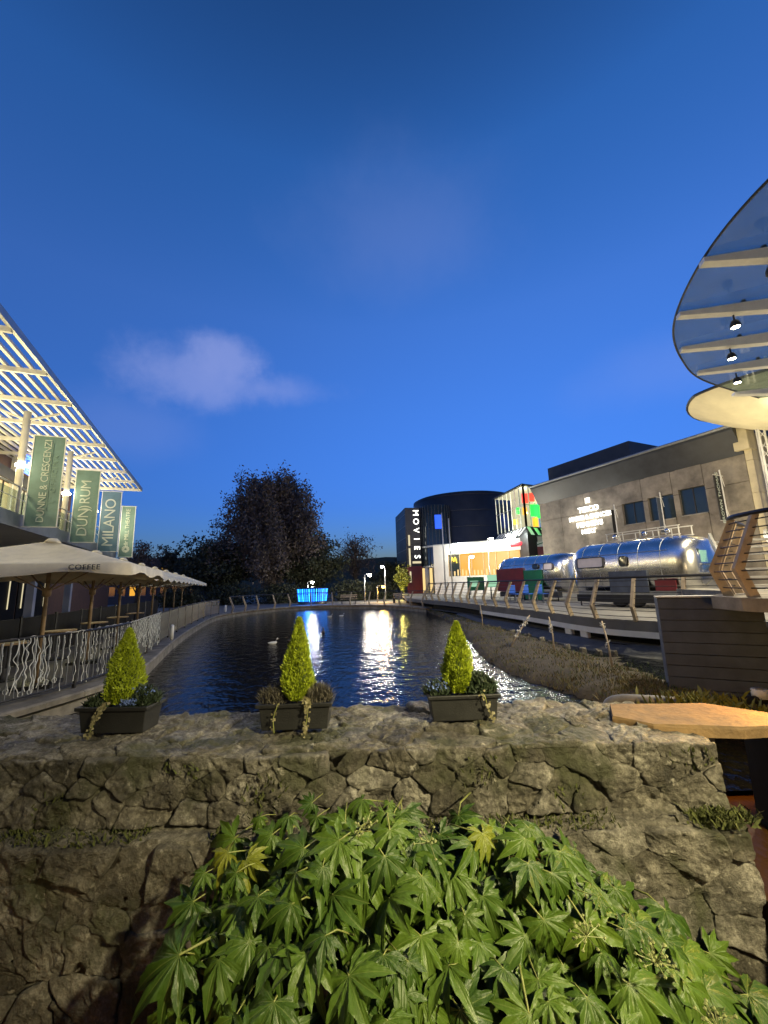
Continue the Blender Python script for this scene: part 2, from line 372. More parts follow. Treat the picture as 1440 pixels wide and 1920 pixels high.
def polyline(pts, step):
    out = []; acc = 0
    pts = [Vector(p) for p in pts]; seg = []
    for a, b in zip(pts, pts[1:]): seg.append((a, b, (b - a).length))
    tot = sum(x[2] for x in seg); n = max(1, round(tot / step)); res = []
    for i in range(n + 1):
        t = tot * i / n
        for a, b, l in seg:
            if t <= l + 1e-6 or (a, b, l) == seg[-1]:
                res.append((a + (b - a) * min(1, t / l), (b - a).normalized())); break
            t -= l
    return res
def smooth_path(pts, n=6):
    P = [Vector(p) for p in pts]; out = []
    for i in range(len(P) - 1):
        p0 = P[max(i-1,0)]; p1 = P[i]; p2 = P[i+1]; p3 = P[min(i+2,len(P)-1)]
        for k in range(n):
            t = k / n
            out.append(.5 * ((2*p1) + (p2-p0)*t + (2*p0-5*p1+4*p2-p3)*t*t + (-p0+3*p1-3*p2+p3)*t**3))
    out.append(P[-1]); return out
# ================================================================== setting
LBANK = [(-6.4,2.2),(-6.1,3.6),(-5.62,5.2),(-5.28,6.5),(-5.15,7.8),(-5.45,9.3),(-7.1,13.7),(-8.7,18.5),(-10.3,24.0),(-10.9,27.5),(-10.3,31.5),(-8.3,35.0),(-4.7,36.0),(-1.1,34.2),(1.2,31.5),(2.7,28.2)]
DECK = [(2.7,28.2),(4.0,23.3),(4.5,20.0),(5.3,15.5),(5.75,11.8),(6.6,10.2),(7.6,8.8)]
LP = [(p.x, p.y) for p in smooth_path([(x, y, 0) for x, y in LBANK], 4)]
DP = [(p.x, p.y) for p in smooth_path([(x, y, 0) for x, y in DECK], 4)]
def sheet_with_hole(name, outer, hole, z, material, kind='structure'):
    bm = bmesh.new(); es = []
    for loop in (outer, hole):
        vs = [bm.verts.new((x, y, z)) for x, y in loop]
        es += [bm.edges.new((vs[i], vs[(i+1) % len(vs)])) for i in range(len(vs))]
    bmesh.ops.triangle_fill(bm, use_beauty=True, edges=es)
    bmesh.ops.recalc_face_normals(bm, faces=bm.faces)
    if sum(f.normal.z for f in bm.faces) < 0: bmesh.ops.reverse_faces(bm, faces=bm.faces)
    me = bpy.data.meshes.new(name); bm.to_mesh(me); bm.free(); me.materials.append(M[material])
    return tag(place(me, name), kind=kind)
HOLE = LP + DP[1:] + [(7.6,.6),(-6.6,.6)]
sheet_with_hole('ground', [(-900,-300),(900,-300),(900,1800),(-900,1800)], HOLE, .22, 'paving')
MB().prism([(-6.5,.7),(7.5,.7),(7.5,9),(3,29),(-12,40),(-12,20)], -1.75, -1.6).build('stream_bed', 'earth')['kind'] = 'structure'
# pond surface
MB().add([(x, y, 0) for x, y in [(-6.4,4.02),(2.3,4.02),(7.7,4.02),(7.7,10.5),(6.5,13),(4.5,28.5),(1.2,32.2),(-4.7,36.6),(-8.8,35.5),(-11.4,28),(-10.8,24),(-7.4,13.5),(-5.7,8),(-6.4,5)]], [tuple(range(14))]).build('pond', 'pond_water')['kind'] = 'structure'
# quay edge: coping stones and wall down into the water
q = MB(); cop = thing('quay_wall', 'low concrete pond edge under the railing on the cafe side', 'wall', (LP[0][0], LP[0][1], 0))
def ribbon(pts, prof):
    """sweeps a profile (out, z) along a ground path; out is to the right of travel"""
    m = MB(); n = len(prof); P = [Vector((x, y, 0)) for x, y in pts]
    for i, p in enumerate(P):
        d = (P[min(i+1,len(P)-1)] - P[max(i-1,0)]).normalized(); r_ = Vector((d.y, -d.x, 0))
        for o, z in prof: m.v.append(tuple(p + r_ * o + Vector((0,0,z))))
    for i in range(len(P)-1):
        for j in range(n):
            a = i*n + j; b = i*n + (j+1) % n; m.f.append((a, b, b+n, a+n))
    m.f.append(tuple(range(n))); m.f.append(tuple((len(P)-1)*n + j for j in range(n))[::-1]); return m
loc0 = Matrix.Translation((-LP[0][0], -LP[0][1], 0))
w_ = ribbon(LP, [(-.12,-1.6),(.06,-1.6),(.06,.17),(-.12,.17)]); w_.m = loc0; w_.build('wall', 'concrete', cop)
for i in range(0, len(LP)-2, 2):
    c_ = ribbon(LP[i:i+3], [(-.42,.224),(.12,.224),(.13,.30),(.10,.325),(-.40,.325),(-.42,.30)]); c_.m = loc0
    c_.build('coping_stone', 'concrete', cop)
# raised promenade on the far and shop side
prom = MB().prism(DP + [(60,8.8),(60,90),(2.2,90),(1.6,33)], .58, .80).build('promenade', 'paving'); prom['kind'] = 'structure'
kerb = ribbon(DP, [(-.06,.56),(-.005,.56),(-.005,.83),(-.06,.83)]).build('promenade_edge', 'concrete'); kerb['kind'] = 'structure'
wall2 = ribbon(DP, [(.45,-1.6),(.5,-1.6),(.5,.57),(.45,.57)])
# right side of travel on DECK (towards near) is the water side, so negative is land
wall2 = ribbon(DP, [(-.55,-1.6),(-.45,-1.6),(-.45,.575),(-.55,.575)]).build('retaining_wall', 'black_sheet_and_shade'); wall2['kind'] = 'structure'
# marshy bank between the water and the promenade
WE = [(2.8,28.0),(2.95,23),(2.8,17.5),(2.5,13.5),(2.2,10.4),(2.4,8.6),(2.85,7.3),(3.2,6.6),(3.55,5.9),(4.3,5.0)]
DE = [(3.0,28.2),(4.5,23.3),(5.0,20),(5.8,15.5),(6.2,11.8),(6.3,10.2),(6.1,8.8),(5.8,7.6),(5.6,6.8),(5.8,6.0)]
A_ = smooth_path([(x,y,0) for x,y in WE], 8); B_ = smooth_path([(x,y,0) for x,y in DE], 8)
prof = [(0,-.25),(.04,-.02),(.10,.10),(.22,.17),(.36,.18),(.55,.12),(.75,-.02),(1,-.06)]
def bank_point(i, t):
    i0 = min(int(i), len(A_)-2); fr = i - i0
    a = A_[i0].lerp(A_[i0+1], fr); b = B_[i0].lerp(B_[i0+1], fr); p = a.lerp(b, t)
    z = np.interp(t, [k[0] for k in prof], [k[1] for k in prof])
    return Vector((p.x, p.y, z))
bk = MB(); npf = len(prof)
for i in range(len(A_)):
    for j, (t, z) in enumerate(prof):
        p = bank_point(i, t) if i < len(A_)-1 else Vector((*A_[i].lerp(B_[i], t).xy, z))
        bk.v.append((p.x + rng.uniform(-.06,.06)*(j>0), p.y + rng.uniform(-.06,.06), p.z + rng.uniform(-.03,.04)*(0<j)))
for i in range(len(A_)-1):
    for j in range(npf-1):
        a = i*npf + j; bk.f.append((a, a+1, a+1+npf, a+npf))
bk.build('bank', 'earth', smooth=True)['kind'] = 'structure'
def blades(name, roots, h, w, material, lean=.5, parent=None, k=1):
    n = len(roots); roots = np.asarray(roots, float); ang = nr.uniform(0, 2*np.pi, n); hh = nr.uniform(.5, 1.2, n) * h
    ld = nr.uniform(0, lean, n) * hh; la = nr.uniform(0, 2*np.pi, n)
    side = np.stack([np.cos(ang), np.sin(ang), np.zeros(n)], 1) * (w * nr.uniform(.6, 1.4, n))[:, None]
    tip = roots + np.stack([np.cos(la)*ld, np.sin(la)*ld, hh], 1)
    mid = roots*.45 + tip*.55 + np.stack([np.zeros(n), np.zeros(n), hh*.12], 1)
    V = np.stack([roots - side, roots + side, mid + side*.8, mid - side*.8, tip], 1).reshape(-1, 3)
    b = np.arange(n) * 5
    F = np.concatenate([np.stack([b, b+1, b+2], 1), np.stack([b, b+2, b+3], 1), np.stack([b+3, b+2, b+4], 1)])
    return npmesh(name, V, F, material, parent)
roots = []
while len(roots) < 9500:
    i = (rng.random() ** 1.0) * (len(A_) - 1.02); i = len(A_) - 1.05 - (rng.random() ** 1.7) * (len(A_) - 1.1); t = rng.uniform(.05, .62)
    p = bank_point(i, t)
    if math.sin(p.x * 5.1 + 1.3 * math.sin(p.y * 3.1)) + rng.uniform(-1, 1) < -.5: continue
    roots.append((p.x, p.y, p.z - .02))
tag(blades('grass', roots, .085, .006, 'dry_grass', 1.4), kind='stuff')
roots = []
for _ in range(5500):
    i = len(A_) - 1.05 - (rng.random() ** 1.2) * (len(A_) - 1.1); p = bank_point(i, rng.uniform(.06, .9)); roots.append((p.x, p.y, p.z - .02))
mat('green_grass', (.06, .085, .02), .8, var=.4, scale=2)
tag(blades('grass', roots, .09, .006, 'green_grass', 1.2), kind='stuff')
# ------------------------------------------------------------------ foreground rubble wall
def clip_poly(poly, p, n):
    out = []
    for i in range(len(poly)):
        a = poly[i]; b = poly[(i+1) % len(poly)]
        da = (a[0]-p[0])*n[0] + (a[1]-p[1])*n[1]; db = (b[0]-p[0])*n[0] + (b[1]-p[1])*n[1]
        if da <= 0: out.append(a)
        if (da < 0 < db) or (db < 0 < da):
            t = da / (da - db); out.append((a[0]+(b[0]-a[0])*t, a[1]+(b[1]-a[1])*t))
    return out
def cells(u0, u1, v0, v1, w, h, jit=.75):
    """uneven courses of stones: (polygon) cells that fill the rectangle"""
    pts = []; rows = max(1, round((v1-v0)/h))
    for r_ in range(rows):
        u = u0 - rng.uniform(0, w)
        while u < u1 + w:
            ww = w * rng.choice((.35,.5,.8,1.1,1.5,1.9)) * rng.uniform(.9,1.1); pts.append((u + ww/2, v0 + (r_ + .5 + rng.uniform(-.5,.5)*jit) * (v1-v0)/rows)); u += ww
    sy = w / h * .8; res = []
    for i, p in enumerate(pts):
        poly = [(u0,v0),(u1,v0),(u1,v1),(u0,v1)]
        for j, q_ in enumerate(pts):
            if i == j or abs(q_[0]-p[0]) > 3*w or abs(q_[1]-p[1]) > 3*h: continue
            nx = q_[0]-p[0]; ny = (q_[1]-p[1]) * sy * sy
            poly = clip_poly(poly, ((p[0]+q_[0])/2, (p[1]+q_[1])/2), (nx, ny))
            if len(poly) < 3: break
        if len(poly) >= 3: res.append(poly)
    return res
from mathutils import noise as mnoise
def stone_mesh(poly, to3, gap, height, k=38):
    c = (sum(p[0] for p in poly)/len(poly), sum(p[1] for p in poly)/len(poly))
    per = [math.dist(poly[i], poly[(i+1) % len(poly)]) for i in range(len(poly))]; tot = sum(per); pts = []
    for i in range(k):
        t = tot * i / k
        for j in range(len(poly)):
            if t <= per[j]: break
            t -= per[j]
        a = poly[j]; b = poly[(j+1) % len(poly)]; f = t / max(per[j], 1e-6); pts.append((a[0]+(b[0]-a[0])*f, a[1]+(b[1]-a[1])*f))
    pts = [((pts[i-1][0]+3*pts[i][0]+pts[(i+1)%k][0])/5, (pts[i-1][1]+3*pts[i][1]+pts[(i+1)%k][1])/5) for i in range(k)]
    rad = max(.02, sum(math.dist(p, c) for p in pts)/k); sc = max(.3, 1 - gap/rad); sd = rng.uniform(0,99)
    def nz2(x, y, f): return mnoise.noise(Vector((x*f, y*f, sd)))
    pts = [(c[0]+(p[0]-c[0])*sc*(1+.16*nz2(p[0],p[1],9)+rng.uniform(-.03,.03)), c[1]+(p[1]-c[1])*sc*(1+.16*nz2(p[1],p[0],9)+rng.uniform(-.03,.03))) for p in pts]
    tx, ty = rng.uniform(-.35,.35), rng.uniform(-.35,.35); vs = []
    rings = [(1.02,-.6),(1.0,.30),(.97,.70),(.91,.90),(.82,1.0),(.70,1.02),(.57,1.0),(.43,1.02),(.29,1.0),(.15,1.0)]
    for s_, hh in rings:
        for p in pts:
            x = c[0]+(p[0]-c[0])*s_; y = c[1]+(p[1]-c[1])*s_
            h = height*hh
            if hh > 0: h += ((x-c[0])*tx + (y-c[1])*ty)*.35 + .020*nz2(x,y,6) + .020*nz2(x,y,15) + .013*nz2(x,y,33)
            vs.append(to3(x, y, h))
    n = len(rings); fs = []
    for i in range(n-1):
        for j in range(k): fs.append((i*k+j, i*k+(j+1)%k, (i+1)*k+(j+1)%k, (i+1)*k+j))
    fs.append(tuple((n-1)*k+j for j in range(k))); fs.append(tuple(range(k))[::-1])
    m = MB(); m.v = vs; m.f = fs; return m
wall = thing('rubble_wall', 'old rough stone wall across the front carrying three planters', 'wall', (-1, 3.5, -1.6))
WO = Matrix.Translation((1, -3.5, 1.6))
def wall_stone(poly, to3, gap, height):
    m = stone_mesh(poly, to3, gap if rng.random() < .5 else -.006, height); m.m = WO
    o = m.build('stone', 'rubble_stone', wall, smooth=rng.random() < .35)
X0, X1, YF, YB = -4.0, 2.22, 3.06, 4.02
def face_y(u, z): return YF + .03*math.sin(u*1.7) + .02*math.sin(u*4.3+z*3) - max(0, (.5 - z)) * .05
for poly in cells(X0, X1, .36, .78, .24, .14, 1.0): wall_stone(poly, lambda u, v, h: (u, face_y(u, v) - .02 - h, v), .005, rng.choice((.006,.012,.02,.035)))
for poly in cells(X0, X1, -.75, .33, .34, .2, 1.0):
    if -.4 < sum(p[0] for p in poly)/len(poly) < 1.0 and max(p[1] for p in poly) < .1: continue
    wall_stone(poly, lambda u, v, h: (u, face_y(u, v) - .172 - h, v), .006, rng.choice((.004,.014,.025,.045)))
for poly in cells(X0, 1.95, YF+.0, YB+.03, .38, .24, .9): wall_stone(poly, lambda u, v, h: (u, v, .765 + h), .005, rng.uniform(.006,.035))
for poly in cells(YF+.02, YB-.02, -.3, .72, .3, .2): wall_stone(poly, lambda u, v, h: (X1 - .04 + h, u, v), .01, rng.uniform(.03,.06))
core = MB(WO)
nu, nv = 260, 80
for i in range(nu+1):
    for j in range(nv+1):
        u = X0 + (X1-X0)*i/nu; s_ = j/nv
        if s_ < .6:
            z = -1.62 + (s_/.6)*1.96; y = face_y(u, z) - .15
        elif s_ < .64: z = .345; y = face_y(u, z) - .15 + .15*(s_-.6)/.04
        elif s_ < .82: z = .345 + (s_-.64)/.18*.42; y = face_y(u, z)
        else: z = .765; y = YF + (YB-YF)*(s_-.82)/.18
        dn = .002 + .036*mnoise.noise(Vector((u*3.2,z*4.2,y*4))) + .024*mnoise.noise(Vector((u*19,z*19,y*19)))
        core.v.append((u, y - dn*(s_ < .82) - rng.uniform(0,.006), z + dn*(s_ > .6)*.8))
for i in range(nu):
    for j in range(nv):
        a = i*(nv+1)+j; core.f.append((a, a+nv+1, a+nv+2, a+1))
core.build('mortar_bed', 'mortar', wall, smooth=True)
MB(WO).box(X0, X1-.05, YF+.05, YB, -1.6, .74).build('wall_core', 'mortar', wall)
# ferns of moss and weeds on the ledge and in the joints
mossr = []
for _ in range(3600):
    u = rng.uniform(X0, X1+.02); k = math.sin(u*2.3) + math.sin(u*5.7+1)*.6
    if rng.random() < .55:
        if k < -.1: continue
        mossr.append((u, face_y(u,.34) - rng.uniform(.02,.2), .335 + rng.uniform(0,.02)))
    else:
        z = rng.uniform(.36,.74)
        if math.sin(u*3.7+z*9) + math.sin(u*9.1-z*6) < .95: continue
        mossr.append((u, face_y(u,z) - rng.uniform(.03,.07), z))
tag(blades('moss', mossr, .035, .006, 'moss', 1.2), kind='stuff')
roots = [(X1 + rng.gauss(-.12,.10), 2.93 + rng.gauss(0,.05), .345 + rng.random()*.01) for _ in range(420)]
tag(blades('moss', roots, .06, .008, 'moss', 1.3), kind='stuff')
# amber-lit capping slab that bridges the sluice
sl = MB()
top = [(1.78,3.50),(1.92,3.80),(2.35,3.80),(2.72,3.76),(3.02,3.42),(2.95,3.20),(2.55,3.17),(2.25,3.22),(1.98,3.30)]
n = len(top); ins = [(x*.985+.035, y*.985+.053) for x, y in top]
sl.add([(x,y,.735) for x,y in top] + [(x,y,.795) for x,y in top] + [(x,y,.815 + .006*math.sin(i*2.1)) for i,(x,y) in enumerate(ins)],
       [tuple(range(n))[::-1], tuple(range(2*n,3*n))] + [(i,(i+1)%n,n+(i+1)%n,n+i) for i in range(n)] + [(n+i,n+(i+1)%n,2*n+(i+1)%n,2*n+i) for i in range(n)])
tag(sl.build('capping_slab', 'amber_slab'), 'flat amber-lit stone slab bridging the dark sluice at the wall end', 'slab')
# sluice: side wall and board painted black for shade, stream coloured amber for lamplight
MB().box(2.93, 3.5, 3.26, 3.66, -1.6, .733).build('sluice_wall', 'black_sheet_and_shade')['kind'] = 'structure'
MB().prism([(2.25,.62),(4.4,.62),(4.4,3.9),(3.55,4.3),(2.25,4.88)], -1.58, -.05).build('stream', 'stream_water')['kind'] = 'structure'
MB().prism([(2.1,4.9),(3.6,4.9),(3.6,5.0),(2.1,5.0)], -1.5, .42).build('sluice_shade_board', 'black_sheet_and_shade')
MB().prism([(4.42,.62),(7.4,.62),(7.4,4.0),(4.42,4.0)], -1.58, .1).build('stream_bank', 'earth')['kind'] = 'structure'
tag(bpy.data.objects['sluice_shade_board'], 'black board put in for the shade of the gap beneath the capping slab', 'sluice')
# ================================================================== left quay: railing, parasols, cafe building
RAILP = [(p.x, p.y) for p in smooth_path([(x - .22, y, 0) for x, y in LBANK[1:10]], 5)]
rail = thing('quay_railing', 'grey vertical-bar railing along the pond edge on the cafe side', 'railing', (*RAILP[0], .325))
RO = Matrix.Translation((-RAILP[0][0], -RAILP[0][1], -.325))
pm = MB().box(-.022,.022,-.022,.022,0,.98).mesh('post', 'dark_metal'); bm_ = MB().box(-.007,.007,-.007,.007,.08,.90).mesh('bar', 'grey_steel')
for p, d in polyline([(x,y,0) for x,y in RAILP], 1.9): place(pm, 'post', rail, (p.x-RAILP[0][0], p.y-RAILP[0][1], 0))
for p, d in polyline([(x,y,0) for x,y in RAILP], .118)[:298]: place(bm_, 'bar', rail, (p.x-RAILP[0][0], p.y-RAILP[0][1], 0))
for z, n_, r_ in ((.93,'top_rail',.024),(.08,'bottom_rail',.016)):
    MB(RO).tube([(x,y,.325+z) for x,y in RAILP], r_, 6).build(n_, 'dark_metal', rail)
# festoon cable lights draped on the near railing, one net for each bay
bays = polyline([(x,y,0) for x,y in RAILP], 1.9)
names = ['nearest the rubble wall', 'behind the planter at the wall end', 'third from the rubble wall', 'fourth from the rubble wall', 'fifth from the rubble wall']
for bi in range(5):
    a = bays[bi][0]; b = bays[bi+1][0]; e = (b-a).normalized(); nrm = Vector((e.y,-e.x,0))
    t = tag(bpy.data.objects.new('light_net', None), 'white fairy light strands on the railing bay ' + names[bi], 'fairy lights', 'fairy lights on the quay railing')
    COL.objects.link(t); t.location = (a.x, a.y, .325); L = (b-a).length; k = 17; off = nrm*.035
    MB().tube([off + e*(L*i/24) + Vector((0,0,.955 - .02*abs(math.sin(i*.9)))) for i in range(25)], .006, 5).build('main_cable', 'cable_white', t)
    for i in range(k):
        u = L*(i+.5+rng.uniform(-.25,.25))/k; ln = rng.uniform(.45,.93); pts = []; ph = rng.uniform(0,6)
        for j in range(12):
            s_ = j/11; pts.append(off + e*(u + .012*math.sin(ph+j*1.3)*(.3+s_) ) + nrm*(.012*math.sin(j*2.1+ph)) + Vector((0,0,.95 - ln*s_)))
        loop = rng.random() < .6
        if loop:
            for j in range(1,8): th = j*.8; pts.append(pts[-1] + e*(.03*math.cos(th)) + Vector((0,0,.03*math.sin(th))))
        m = MB().tube(pts, .0042, 5)
        for j in range(1, 12, 2): m.add([pts[j]+Vector(v)*.011 for v in ((1,0,0),(0,1,0),(-1,0,0),(0,-1,0),(0,0,1.6),(0,0,-1.6))], [(0,1,4),(1,2,4),(2,3,4),(3,0,4),(1,0,5),(2,1,5),(3,2,5),(0,3,5)])
        m.build('strand', 'fairy_light', t)
t = thing('light_bundle', 'tangled bundle of white fairy lights on the railing near the wall end', 'fairy lights', (-5.45,6.45,.325))
for k in range(7):
    y0 = -.28 + k*.09; P_ = [(.03+rng.gauss(0,.012), y0+.018*math.sin(q_*1.1+k)+rng.gauss(0,.012), .94-q_*.07) for q_ in range(12)]
    MB().tube(smooth_path(P_,3), .006, 4).build('strand', 'fairy_light', t)
# life rings
def ring(loc, rz, label):
    t = thing('life_ring', label, 'life ring', loc, rz); m = MB(); n1, n2 = 28, 10; m.v = []
    for i in range(n1):
        a = 2*math.pi*i/n1
        for j in range(n2):
            b = 2*math.pi*j/n2; rr = .17 + .05*math.cos(b); m.v.append((rr*math.cos(a), .05*math.sin(b), rr*math.sin(a)))
    for i in range(n1):
        for j in range(n2): m.f.append((i*n2+j, ((i+1)%n1)*n2+j, ((i+1)%n1)*n2+(j+1)%n2, i*n2+(j+1)%n2))
    m.build('ring', 'paint_white', t, True)
    for k in range(4):
        a = math.pi/4 + k*math.pi/2; m = MB(); pts = [(0.225*math.cos(a+s)*1.03, 0, 0.225*math.sin(a+s)*1.03) for s in (-.1,0,.1)]
        m.tube(pts, .012, 5).build('rope', 'cable_white', t)
ring((-6.12,11.9,.75), R(118), 'white life ring hung on the quay railing beyond the small cypress')
ring((-9.95,25.6,.75), R(100), 'white life ring on the far bend of the quay railing')
# parasols
def parasol(loc, rz, label, writing=None, w=1.5, tall=2.95):
    t = thing('cafe_parasol', label, 'parasol', loc, rz, 'cafe parasols along the quay'); h = tall - loc[2]; e = h - .56
    MB().box(-.32,.32,-.32,.32,0,.07).build('base', 'dark_metal', t)
    MB().tube([(0,0,.07),(0,0,h-.02)], .036, 10).build('pole', 'wood', t, True)
    m = MB(); nseg = 10; per = []
    for k in range(4):
        a = [(-w,-w),(w,-w),(w,w),(-w,w)][k]; b = [(w,-w),(w,w),(-w,w),(-w,-w)][k]
        for i in range(nseg): per.append((a[0]+(b[0]-a[0])*i/nseg, a[1]+(b[1]-a[1])*i/nseg, abs(i/nseg-.5)*2))
    n_ = len(per); rows = 7; m.v = []
    for r_ in range(rows+1):
        s_ = .04 + .96*r_/rows
        for x, y, c_ in per:
            sag = -.07*math.sin(math.pi*s_)*(1-c_**2) - .05*(1-c_**2)*s_
            m.v.append((x*s_, y*s_, h + (e-h)*s_ + sag + .05*(1-c_**2)*s_*s_))
    for j, (x, y, c_) in enumerate(per): m.v.append((x*1.01, y*1.01, e - .16 - .04*math.cos(j*math.pi/2.5)))
    for r_ in range(rows+1):
        for j in range(n_): a = r_*n_+j; b = r_*n_+(j+1)%n_; m.f.append((a, b, b+n_, a+n_))
    m.f.append(tuple(range(n_)))
    m.build('canopy', 'canvas', t, True, fix=False)
    MB().lathe([(0.001,.06),(.07,.05),(.10,.02),(.14,-.02),(.12,-.04)], (0,0,h), 12).build('finial', 'canvas', t, True)
    for k in range(4):
        x, y = [(-w,-w),(w,-w),(w,w),(-w,w)][k]
        rb = MB().bar((0,0,h-.07),(x*.985,y*.985,e-.03),.035,.022).build('rib', 'wood', t); MB().bar((0,0,h-1.0),(x*.48,y*.48,h-.33),.025,.018).build('strut', 'wood', rb)
    MB().lathe([(.036,-.09),(.075,-.07),(.075,.07),(.036,.09)], (0,0,h-1.0), 10).build('hub', 'wood', t, True)
    if writing:
        c_ = [o for o in t.children if o.name.startswith('canopy')][0]
        text(writing, .12, 'dark_metal', c_, frame((1.1, -w-.035, e-.06), (1,0,0), (0,0,1)), depth=.006, spacing=1.1)
    return t
PY = [8.0,10.55,13.1,15.7,18.3,21.3,24.6,28.2]
PN = ['nearest parasol, cream canvas with dark lettering on its edge', 'cream square parasol second from the near end of the row', 'cream square parasol third from the near end of the row', 'cream square parasol fourth from the near end of the row',
      'cream square parasol fifth from the near end of the row', 'cream square parasol sixth from the near end of the row', 'cream square parasol second from the far end of the row', 'cream square parasol at the far end of the row by the trees']
for i, y in enumerate(PY): parasol((-3.68-.365*y, y, .22), R(20), PN[i], 'COFFEE' if i == 0 else None, 1.42 if i else 1.75, 2.95)

# ---- cafe building with its slatted canopy (local x towards the pond, y along the terrace)
AL = R(21.9)
def LW(n, d, z=0): return (n*math.cos(AL) - d*math.sin(AL), n*math.sin(AL) + d*math.cos(AL), z)
cafe = thing('cafe_building', 'two-storey cafe block with lit balcony under a white slatted canopy', 'building', LW(-10, 20, .22), AL)
CO = Matrix.Translation((10, -20, -.22))
def C(): return MB(CO)
C().box(-18,-10.6,-6,36,.22,9.2).build('wall', 'dark_brick', cafe)
C().box(-10.6,-7.0,-6,33.5,4.35,4.80).build('balcony_slab', 'white_render', cafe)
C().box(-6.99,-6.93,-6,33.5,4.32,4.84).build('slab_fascia', 'grey_steel', cafe)
C().box(-18.5,-9.5,-6,34,9.25,9.5).build('roof', 'roof_lead', cafe)
# first floor shopfront: lit panes between dark mullions
for i in range(15):
    y0 = -2.2 + i*2.4
    g = C().box(-10.59,-10.56,y0+.08,y0+2.32,5.0,7.7).build('window', 'window_warm' if i not in (6,9,12) else 'window_hall', cafe)
    for yy in (y0+.82, y0+1.6): C().bar((-10.53,yy,4.85),(-10.53,yy,7.7),.06).build('mullion', 'dark_metal', g)
    C().box(-10.60,-10.44,y0-.08,y0+.08,4.8,9.2).build('pier', 'white_render', cafe)
C().box(-10.62,-10.2,-6,34,7.75,8.3).build('sign_band', 'roof_lead', cafe)
# ground floor: dark shopfront with a few bright strips
for i in range(15):
    y0 = -2.2 + i*2.4
    g = C().box(-10.59,-10.55,y0+.1,y0+2.3,.4,3.7).build('shop_window', 'smoked_glass', cafe)
    for yy in (y0+.5, y0+1.3):
        if rng.random() < .5: C().box(-10.53,-10.50,yy,yy+.07,1.2,3.2).build('strip_light', 'window_hall', g)
C().box(-10.6,-10.3,10.4,11.4,.22,4.3).build('red_pier', 'maroon', cafe)
for k, d in enumerate((4.0,8.9,13.75,18.6,23.5,28.4)):
    C().box(-8.2,-7.9,d-.15,d+.15,.22,4.34).build('pillar', 'white_render', cafe)
C().box(-16,-10.7,36,50,.22,4.6).build('wing_wall', 'dark_brick', cafe)
# columns that carry the canopy, with uplights
for d in (8.9,13.75,18.6,23.5,28.4,32.4):
    c_ = C().tube([(-7.15,d,4.8),(-7.15,d,8.85)], .12, 12).build('column', 'white_steel', cafe, True)
    C().lathe([(.125,-.04),(.17,-.02),(.17,.05),(.125,.07)], (-7.15,d,6.7), 12).build('lamp_collar', 'lamp_spot', c_)
    light('column_light', 'POINT', LW(-7.75, d+.5, 6.6), 44, (1,.84,.42), None, .12)
    light('column_light', 'POINT', LW(-8.3, d+1.9, 7.4), 46, (1,.84,.42), None, .15)
cn = thing('slatted_canopy', 'white louvre-slat canopy roof projecting over the cafe balcony', 'canopy', LW(-8, 20, 8.8), AL)
KO = Matrix.Translation((8, -20, -8.8))
def K(): return MB(KO)
for i in range(18):
    n0 = -5.62 - i*.335
    K().box(n0-.05,n0+.05,-2,32.6,9.10,9.20).build('slat', 'white_steel', cn)
K().box(-5.55,-5.49,-2,32.65,9.0,9.24).build('edge_beam', 'grey_steel', cn)
K().box(-11.4,-5.55,32.60,32.66,9.0,9.22).build('end_beam', 'white_steel', cn)
for k in range(15):
    d = 32.4 - 2.43*k
    K().bar((-11.4,d,9.0),(-5.56,d,9.03),.09,.16).build('cross_beam', 'white_steel', cn)
for d in (8.9,13.75,18.6,23.5,28.4):
    for s_ in (-1,1): K().bar((-7.15,d,8.5),(-7.15+s_*1.0,d,8.9),.07,.07).build('bracket', 'white_steel', cn)
# balcony balustrade: glass panes, posts, rails
bal = thing('balcony_railing', 'steel and glass railing along the cafe balcony', 'railing', LW(-7.1, 20, 4.8), AL)
BO = Matrix.Translation((7.1,-20,-4.8))
for i in range(20):
    d = -4 + i*1.87
    MB(BO).box(-7.12,-7.06,d-.02,d+.02,4.8,5.85).build('post', 'grey_steel', bal)
    MB(BO).box(-7.10,-7.085,d+.06,d+1.81,4.9,5.7).build('pane', 'rail_glass', bal)
MB(BO).tube([(-7.09,-4,5.88),(-7.09,33,5.88)], .03, 6).build('handrail', 'grey_steel', bal)
MB(BO).tube([(-7.03,-4,5.4),(-7.03,33,5.4)], .015, 6).build('rail', 'white_steel', bal)
# potted plants on the balcony
for k, (d, lab) in enumerate(((21.6,'leafy pot plant on the balcony behind the first banner'),(24.4,'leafy pot plant on the balcony between the first two banners'),(26.0,'leafy pot plant on the balcony behind the second banner'))):
    t = thing('pot_plant', lab, 'plant', LW(-7.6, d, 4.8)); MB().lathe([(.001,0),(.16,0),(.21,.38),(.17,.38),(.15,.33),(.001,.33)], n=14).build('pot', 'dark_metal', t, True)
    o = blades('leaves', [(rng.gauss(0,.12), rng.gauss(0,.12), .35 + rng.random()*.45) for _ in range(260)], .22, .025, 'low_leaf', 1.0, t)
